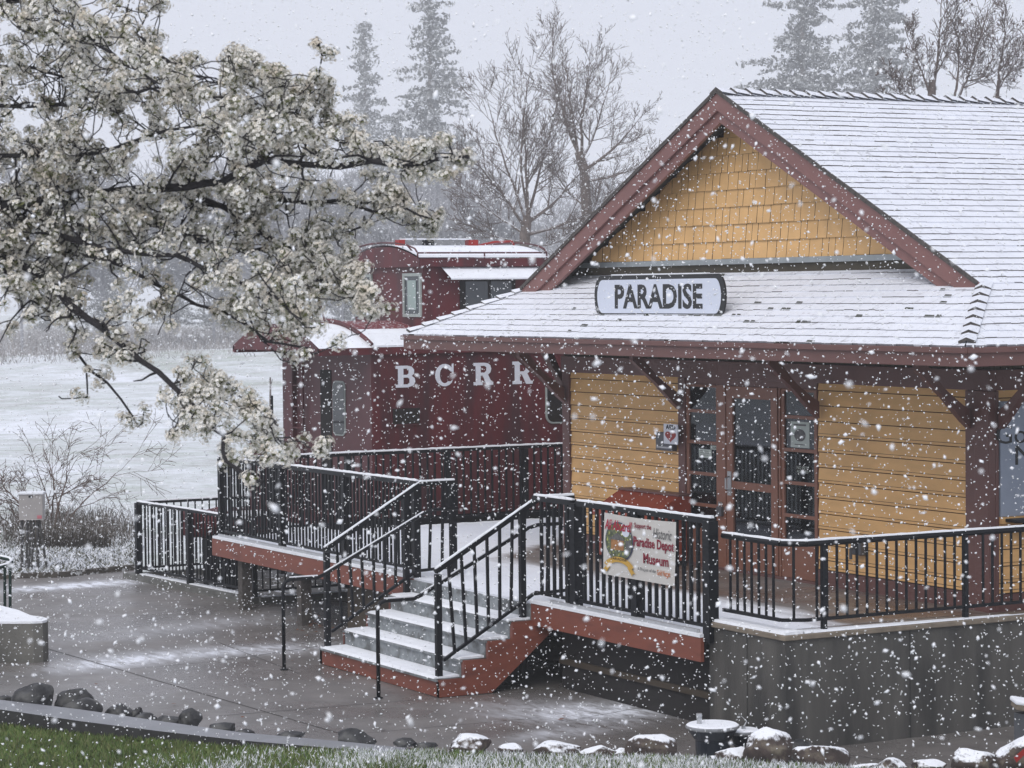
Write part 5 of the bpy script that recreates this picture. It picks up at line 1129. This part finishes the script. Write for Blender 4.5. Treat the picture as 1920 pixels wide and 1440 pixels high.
for i, (px, D, h) in enumerate([(745, 240, 21), (640, 250, 15), (560, 260, 13), (420, 250, 15), (330, 270, 16), (200, 240, 15), (90, 260, 17), (930, 230, 12), (1560, 260, 18), (1720, 280, 16)]):
    pine(px, D, h, 0, PL[i], first=((p1, 41) if i % 2 else (p2, 38)))
# ---- brush along the far edge of the field and thicket by the utility box
def stems(name, n, area, h, w_, m, label=None, curve=.5):
    V = []; Fq = []
    for i in range(n):
        p = area(); H = h*random.uniform(.4, 1.2); a = random.uniform(0, 2*PI); l = random.gauss(0, curve)*H; q = p+Vector((math.cos(a)*l, math.sin(a)*l, H)); mid = p.lerp(q, .5)+Vector((random.gauss(0, .1), random.gauss(0, .1), .1))*H
        s = Vector((rt[0], rt[1], 0))*w_*random.uniform(.6, 1.3); k = len(V); s2 = Vector((-s[1], s[0], 0))
        V += [p-s, p+s, mid+s*.7, mid-s*.7, q+s*.2, q-s*.2, p-s2, p+s2, mid+s2*.7, mid-s2*.7]
        Fq += [(k, k+1, k+2, k+3), (k+3, k+2, k+4, k+5), (k+6, k+7, k+8, k+9)]
    o = mesh_np(name, [tuple(v) for v in V], Fq, [m]); tag(o, kind='stuff'); return o
def a_far():
    D = random.uniform(150, 290); px = random.uniform(-120, 620); p = at(px, 600, D=D); return Vector((p[0], p[1], -.6))
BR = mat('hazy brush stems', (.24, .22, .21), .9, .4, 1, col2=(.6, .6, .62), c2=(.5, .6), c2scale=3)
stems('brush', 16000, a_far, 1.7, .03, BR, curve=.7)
def a_th():
    while True:
        px = random.gauss(120, 70); p = at(px, random.uniform(985, 1028), Z=0)
        if -60 < px < 262: return Vector((p[0], p[1], 0))
stems('undergrowth', 2100, a_th, .42, .006, mat('brush stems', (.10, .085, .07), .9, .4, 3, col2=(.7, .7, .72), c2=(.54, .62), c2scale=14), curve=.5)
def a_th2():
    px = random.uniform(60, 200); p = at(px, random.uniform(1012, 1030), Z=0); return Vector((p[0], p[1], 0))
stems('undergrowth', 800, a_th2, .26, .008, mat('dark brush stems', (.06, .052, .045), .9), curve=.6)
R = random.Random(3); shb = thing('bare_shrub', at(95, 1010, Z=0), 'large bare arching shrub behind the utility box', 'shrub'); mb = MB()
s0 = at(97, 1012, Z=0); Ds = (s0-CAM).dot(fw)
for (x1, y1, r_, e) in ((70, 870, .022, 0), (25, 880, .018, .5), (135, 905, .024, -.4), (190, 860, .018, .4), (150, 830, .016, -.6), (60, 900, .02, .8), (10, 930, .014, -.5), (200, 930, .014, .6), (100, 880, .018, -.3)):
    q = at(x1, y1, D=Ds+e); grow(mb, s0+Vector((R.gauss(0, .06), R.gauss(0, .06), 0)), (q-s0).normalized(), (q-s0).length, r_, 3, R, -.05, .6, (3, 5), 6, .004, None, .14, (.4, .65))
mb.build('branches', TWIG, shb)
for i, px in enumerate((20, 45)):
    s_ = at(px, 1005, Z=0); sh2 = thing('bare_shrub', s_, 'small bare shrub left of the utility box, '+('nearest the photo edge' if i == 0 else 'close against its posts'), 'shrub'); mb = MB()
    for k in range(7):
        d = Vector((R.gauss(0, .5), R.gauss(0, .5), 1)).normalized(); grow(mb, s_, d, R.uniform(.5, .9), .011, 2, R, -.05, .6, (3, 4), 5, .004, None, .15, (.45, .7))
    mb.build('branches', TWIG, sh2)
# small stakes in the field
for px, py, h in ((338, 772, 1.1), (507, 770, 1.2)):
    p = at(px, py, Z=0); t = thing('field_stake', p, 'thin dark stake standing in the snowy field '+('left of the hanging branch' if px < 400 else 'just left of the caboose end'), 'stake'); mb = MB(); mb.tube([p, p+Vector((.03, 0, h))], [.045, .035], 6); mb.tube([p+Vector((.02, 0, h*.7)), p+Vector((.12, .05, h*.95))], [.02, .01], 5); mb.build('stem', BARK, t)
# ================================================================ BLOSSOM TREE
BD = 11.3
bt = thing('blossom_tree', at(-520, 1400, D=12.5)*1.0, 'white blossoming pear tree with black branches hanging over the upper left', 'tree')
bt.location.z = 0
LIMBS = [ # photo points along each limb, end depth offset, start radius
 ([(-300, 10), (-60, -15), (43, 2), (83, 17), (133, 25), (160, 37), (187, 50), (233, 58), (253, 83), (287, 103)], .3, .022),
 ([(-300, 60), (-80, 0), (0, 20), (50, 50), (77, 62), (167, 70), (235, 120), (300, 160)], -.5, .020),
 ([(-300, 180), (-80, 190), (0, 200), (43, 200), (117, 200), (173, 202), (200, 177), (227, 163), (257, 173), (280, 167), (340, 190), (430, 180)], .1, .019),
 ([(-320, 420), (-60, 400), (0, 387), (150, 367), (233, 357), (353, 350), (417, 337), (467, 320), (500, 300), (560, 302), (640, 315), (700, 302), (760, 312), (880, 292)], -.2, .036),
 ([(420, 345), (500, 370), (570, 385), (640, 372), (700, 398), (760, 392), (815, 415)], .4, .014),
 ([(-320, 330), (0, 487), (20, 490), (83, 517), (107, 547), (143, 580), (187, 613), (233, 650), (267, 677), (293, 697), (323, 720), (347, 747), (377, 773), (397, 797), (420, 817), (417, 847), (423, 870), (460, 890), (493, 905)], -.8, .030),
 ([(-320, 380), (-60, 480), (0, 507), (50, 530), (100, 570), (133, 603), (143, 667), (167, 693), (200, 717), (227, 747), (247, 780), (262, 800)], .5, .018),
 ([(-100, 440), (120, 470), (233, 500), (300, 540), (367, 567), (417, 590), (467, 613), (500, 640), (533, 647), (583, 653)], .2, .020),
 ([(330, 350), (470, 420), (560, 495), (588, 520), (625, 530), (653, 546), (672, 563), (698, 594)], -.4, .015),
 ([(467, 320), (505, 250), (520, 180), (575, 170), (600, 140), (606, 105), (598, 75)], .3, .010),
 ([(353, 350), (400, 280), (440, 200), (437, 130), (430, 105)], -.3, .010),
 ([(440, 130), (480, 145), (515, 155), (540, 150)], -.3, .006),
 ([(280, 103), (325, 115), (355, 122), (372, 108)], .3, .005),
 ([(500, 640), (470, 600), (540, 560), (620, 540)], .3, .006), ([(160, 700), (165, 745), (120, 748), (108, 745)], .5, .005),
 ([(240, 360), (300, 420), (380, 450), (480, 470), (560, 450), (640, 440), (700, 420)], .6, .015),
 ([(0, 387), (100, 440), (200, 470), (330, 480), (430, 520), (520, 560), (560, 600)], -.6, .017),
 ([(420, 817), (480, 820), (540, 822), (600, 845)], -.7, .006), ([(347, 747), (400, 720), (450, 740), (500, 770), (520, 800)], -.7, .007),
 ([(350, 760), (330, 800), (320, 815)], -.7, .005), ([(133, 610), (110, 600), (60, 560), (20, 600), (0, 640)], .4, .008),
 ([(520, 180), (560, 230), (640, 270), (720, 265), (760, 300)], .5, .008), ([(257, 173), (330, 130), (260, 60), (280, 20), (300, 5)], .2, .008),
 ([(-80, 300), (60, 290), (180, 290), (290, 250), (380, 230), (470, 260)], -.3, .016), ([(-80, 120), (60, 130), (150, 150), (230, 215), (300, 260)], .5, .014),
]
POLY = [(-400, -60), (310, -60), (313, 5), (300, 22), (265, 45), (305, 75), (300, 108), (318, 118), (372, 98), (388, 115), (378, 142), (350, 135), (360, 160), (420, 168), (415, 110), (430, 92), (460, 98), (530, 135), (580, 160), (588, 100), (592, 72), (606, 74), (640, 115), (648, 190), (735, 240), (742, 268), (790, 268), (850, 255), (912, 270), (905, 308), (860, 325), (800, 345), (745, 335), (765, 370), (830, 400), (832, 438), (760, 462), (700, 440), (660, 462), (700, 492), (745, 530), (762, 570), (712, 600), (665, 575), (610, 560), (600, 600), (648, 640), (590, 662), (560, 705), (522, 690), (500, 650), (440, 655), (405, 615), (392, 680), (420, 715), (470, 740), (505, 765), (530, 820), (608, 825), (622, 850), (545, 866), (532, 900), (512, 940), (450, 905), (385, 885), (375, 845), (300, 812), (310, 798), (350, 795), (285, 740), (275, 790), (240, 832), (192, 812), (205, 790), (160, 760), (108, 762), (102, 738), (165, 735), (150, 680), (120, 650), (85, 640), (45, 590), (10, 655), (-400, 700)]
def inside(x, y):
    c = False; n = len(POLY); j = n-1
    for i in range(n):
        xi, yi = POLY[i]; xj, yj = POLY[j]
        if (yi > y) != (yj > y) and x < (xj-xi)*(y-yi)/(yj-yi)+xi: c = not c
        j = i
    return c
def project(p):
    d = p-CAM; z = d.dot(fw); return 960+F*d.dot(rt)/z, 720-F*d.dot(up)/z
HOLES = [(880, 240, 5), (30, 330, 18), (110, 165, 28), (330, 75, 20), (400, 130, 22), (365, 250, 22), (270, 235, 12), (180, 240, 26), (330, 215, 16), (450, 235, 0), (490, 190, 10), (560, 210, 10), (590, 340, 12), (640, 350, 14), (500, 330, 12), (60, 125, 12), (560, 420, 16), (380, 555, 12), (300, 640, 10), (200, 560, 0), (250, 730, 22), (330, 690, 14), (60, 655, 10), (130, 700, 14), (640, 610, 14), (520, 610, 10), (700, 350, 12), (110, 130, 14), (680, 460, 10)]
mb = MB(); R = random.Random(12); clusters = []
trunk = [Vector((bt.location[0], bt.location[1], -.05)), at(-500, 1300, D=12.5), at(-470, 800, D=12.2), at(-440, 450, D=12), at(-400, 150, D=11.8), at(-360, -200, D=11.6)]
mt = MB(); mt.tube(trunk, [.17, .15, .13, .11, .09, .06], 12); mt.build('trunk', BARKD, bt, smooth=True)
def twig(p, d, L, r, lvl):
    n = max(3, int(L/.035)); pts = [p]; dd = d.copy()
    for i in range(n):
        dd = (dd+Vector((R.gauss(0, .26), R.gauss(0, .26), R.gauss(0, .26)+.02))).normalized(); pts.append(pts[-1]+dd*(L/n))
    rad = [max(.0026, r*(1-.6*i/n)) for i in range(n+1)]
    x, y = project(pts[-1])
    if not inside(x, y) and lvl < 9:
        if not inside(*project(pts[max(1, n//2)])): return
        pts = pts[:max(2, n//2+1)]; rad = rad[:len(pts)]; n = len(pts)-1
    mb.tube(pts, rad, 4, cap=False)
    clusters.append(pts[-1])
    if x > 600: clusters.append(pts[-2])
    for i in range(1, n):
        if R.random() < .42:
            o = Vector((R.gauss(0, 1), R.gauss(0, 1), R.gauss(0, 1)+.3)).normalized()*R.uniform(.02, .045); mb.tube([pts[i], pts[i]+o], [rad[i]*.7, .0016], 3, cap=False); clusters.append(pts[i]+o)
    if lvl > 0:
        for k in range(R.randint(1, 3)):
            i = R.randint(0, n); nd = (dd+Vector((R.gauss(0, .8), R.gauss(0, .8), R.gauss(0, .8)+.25))).normalized(); twig(pts[i], nd, L*R.uniform(.5, .8), rad[i]*.7, lvl-1)
for (pl_, doff, r0) in LIMBS:
    n = len(pl_); pts = [at(x+R.gauss(0, 1.5), y+R.gauss(0, 1.5), D=BD+.9*(1-i/(n-1))+doff*(i/(n-1))+R.gauss(0, .02)) for i, (x, y) in enumerate(pl_)]
    if pl_[0][0] < -70: pts = [trunk[3].lerp(trunk[4], R.random())]+pts
    # densify with small kinks
    dense = [pts[0]]
    for a, b in zip(pts, pts[1:]):
        k = max(1, int((b-a).length/.08))
        for i in range(1, k+1): dense.append(a.lerp(b, i/k)+Vector((R.gauss(0, .004), R.gauss(0, .004), R.gauss(0, .004))))
    rr = [max(.003, r0*(1-.78*i/len(dense))) for i in range(len(dense))]; mb.tube(dense, rr, 8)
    for i in range(1, len(dense)):
        x, y = project(dense[i])
        if x < -150: continue
        if y > 640 and R.random() < .5: clusters.append(dense[i]+Vector((R.gauss(0, .02), R.gauss(0, .02), R.gauss(.0, .02))))
        for k in range((1 if R.random() < .85 else 0) if (y > 640) else (3 if R.random() < .3 else 2 if R.random() < .7 else 1)):
            d = Vector((R.gauss(0, 1), R.gauss(0, 1), R.gauss(0, 1)+.2)).normalized(); twig(dense[i], d, R.uniform(.07, .34 if x < 450 else .28) if y < 640 else R.uniform(.05, .2), rr[i]*.5 if rr[i] < .012 else .007, R.choice((0, 1, 1, 2)))
mb.build('branches', BARKD, bt)
# blossom clusters: each a ball of five petalled flowers
def cluster_variant(seed):
    r2 = np.random.default_rng(seed); Vs = []; mi = []
    for k in range(30):
        n = r2.normal(0, 1, 3)+np.array([0, 0, .45]); n /= np.linalg.norm(n); c = n*r2.uniform(.024, .040); a = np.cross(n, r2.normal(0, 1, 3)); a /= np.linalg.norm(a); b = np.cross(n, a); fr_ = r2.uniform(.0068, .0092)
        for q in range(5):
            t = 2*PI*q/5; d = a*math.cos(t)+b*math.sin(t); s = -a*math.sin(t)+b*math.cos(t)
            Vs += [c+d*fr_*.12, c+d*fr_*.62+s*fr_*.48+n*.002, c+d*fr_*1.05+n*.0015, c+d*fr_*.62-s*fr_*.48+n*.002]; mi.append(0 if r2.random() < .88 else 3)
        Vs += [c+a*fr_*.2+n*.0025, c+b*fr_*.2+n*.0025, c-a*fr_*.2+n*.0025, c-b*fr_*.2+n*.0025]; mi.append(1)
        Vs += [np.zeros(3), c*.5+a*.001, c, c*.5-a*.001]; mi.append(2)
    for k in range(4):
        n = r2.normal(0, 1, 3); n[2] = abs(n[2])*.5; n /= np.linalg.norm(n); a = np.cross(n, r2.normal(0, 1, 3)); a /= np.linalg.norm(a); Vs += [n*.008, n*.022+a*.004, n*.034, n*.022-a*.004]; mi.append(2)
    return np.array(Vs), np.array(mi)
var = [cluster_variant(100+i) for i in range(7)]
keep = []
for p in clusters:
    x, y = project(p)
    if x < -160 or y < -120 or not inside(x, y): continue
    if any((x-hx)**2+(y-hy)**2 < hr*hr*1.35 for hx, hy, hr in HOLES) and R.random() < .85: continue
    keep.append(p)
print('clusters', len(clusters), len(keep))
if len(keep) > 3100: keep = R.sample(keep, 3100)
AV = []; AM = []
for p in keep:
    v, m = var[R.randrange(7)]; q = np.array(Matrix.Rotation(R.uniform(0, 6.28), 3, Vector((0, 0, 1)))) ; AV.append((v*R.uniform(.8, 1.2))@q.T+np.array(p)); AM.append(m)
AV = np.concatenate(AV); AM = np.concatenate(AM)
PETAL = mat('pear petals', (.82, .80, .75), .7, .14, 9, spec=.2, col2=(.62, .55, .45), c2=(.5, .7), c2scale=6)
mesh_np('blossom', AV, np.arange(len(AV)).reshape(-1, 4), [PETAL, mat('stamens', (.22, .13, .07), .8, .3, 40), mat('flower stalks', (.14, .15, .06), .8, .3, 20), mat('cream petals', (.66, .60, .47), .7)], bt, AM)
# ================================================================ FALLING SNOW
def flakes(name, n, d0, d1, smin, smax, seed):
    r2 = np.random.default_rng(seed); dist = (r2.random(n)*(d1**3-d0**3)+d0**3)**(1/3); ax_ = r2.uniform(-.285, .285, n); ay_ = r2.uniform(-.20, .20, n)
    Cc = np.array(CAM)+dist[:, None]*(np.array(fw)+ax_[:, None]*np.array(rt)+ay_[:, None]*np.array(up))
    ok = np.ones(n, bool)
    X, Y, Z = Cc.T; ok &= ~((X > XL-.05) & (X < .06) & (Y > -.08) & (Z < 3.9)); ok &= ~((X > CX-CWd) & (X < CX) & (Y > CY0) & (Z < 4.8)); ok &= ~((Z > 3.35) & (X > XL-EO-.1) & (X < EO+.1) & (Y > -EO-.1) & (Z < 6.6) & (Y > 0)); ok &= Z > .0
    ok &= ~((X > XL-1.2) & (X < 1.3) & (Y > -1.35) & (Z < 3.5) & (r2.random(n) < .55))
    Cc = Cc[ok]; n = len(Cc); s = r2.lognormal(0, .42, n); s = np.clip(smin+(smax-smin)*.35*s, smin*.7, smax)[:, None]
    A = r2.normal(0, 1, (n, 3)); A /= np.linalg.norm(A, axis=1)[:, None]; B = np.cross(A, r2.normal(0, 1, (n, 3))); B /= np.linalg.norm(B, axis=1)[:, None]; Cn = np.cross(A, B)
    a = A*s*r2.uniform(.7, 1.5, (n, 1)); b = B*s*r2.uniform(.5, 1.0, (n, 1)); c = Cn*s*r2.uniform(.2, .6, (n, 1))
    V = np.stack([Cc+a, Cc-a*r2.uniform(.6, 1, (n, 1)), Cc+b+a*r2.uniform(-.4, .4, (n, 1)), Cc-b+a*r2.uniform(-.4, .4, (n, 1)), Cc+c, Cc-c], 1).reshape(-1, 3)
    base_ = np.arange(n)[:, None, None]*6; tri = np.array([(0, 2, 4), (2, 1, 4), (1, 3, 4), (3, 0, 4), (2, 0, 5), (1, 2, 5), (3, 1, 5), (0, 3, 5)])[None]; Fq = (base_+tri).reshape(-1, 3)
    o = mesh_np(name, V, Fq, [FLAKE]); tag(o, kind='stuff'); return o
FLAKE = mat('snowflake', (.90, .91, .93), .9, spec=.1)
flakes('falling_snow', 1000, 3.2, 7, .004, .010, 1)
flakes('falling_snow', 57000, 7, 30, .004, .0145, 2)
flakes('falling_snow', 62000, 30, 75, .006, .014, 3)
flakes('falling_snow', 120000, 75, 160, .014, .022, 4)
# ================================================================ AIR
hz = MB(); hz.box(-520, 70, -120, 420, -1.6, 44); h = hz.build('haze', None); h.data.materials.clear(); hm = bpy.data.materials.new('snow filled air'); hm.use_nodes = True; t = hm.node_tree; t.nodes.clear()
o_ = t.nodes.new('ShaderNodeOutputMaterial'); pv = t.nodes.new('ShaderNodeVolumePrincipled'); pv.inputs['Color'].default_value = (.975, .98, 1, 1); pv.inputs['Density'].default_value = .0011; pv.inputs['Anisotropy'].default_value = 0
t.links.new(pv.outputs[0], o_.inputs['Volume']); h.data.materials.append(hm); tag(h, kind='stuff')
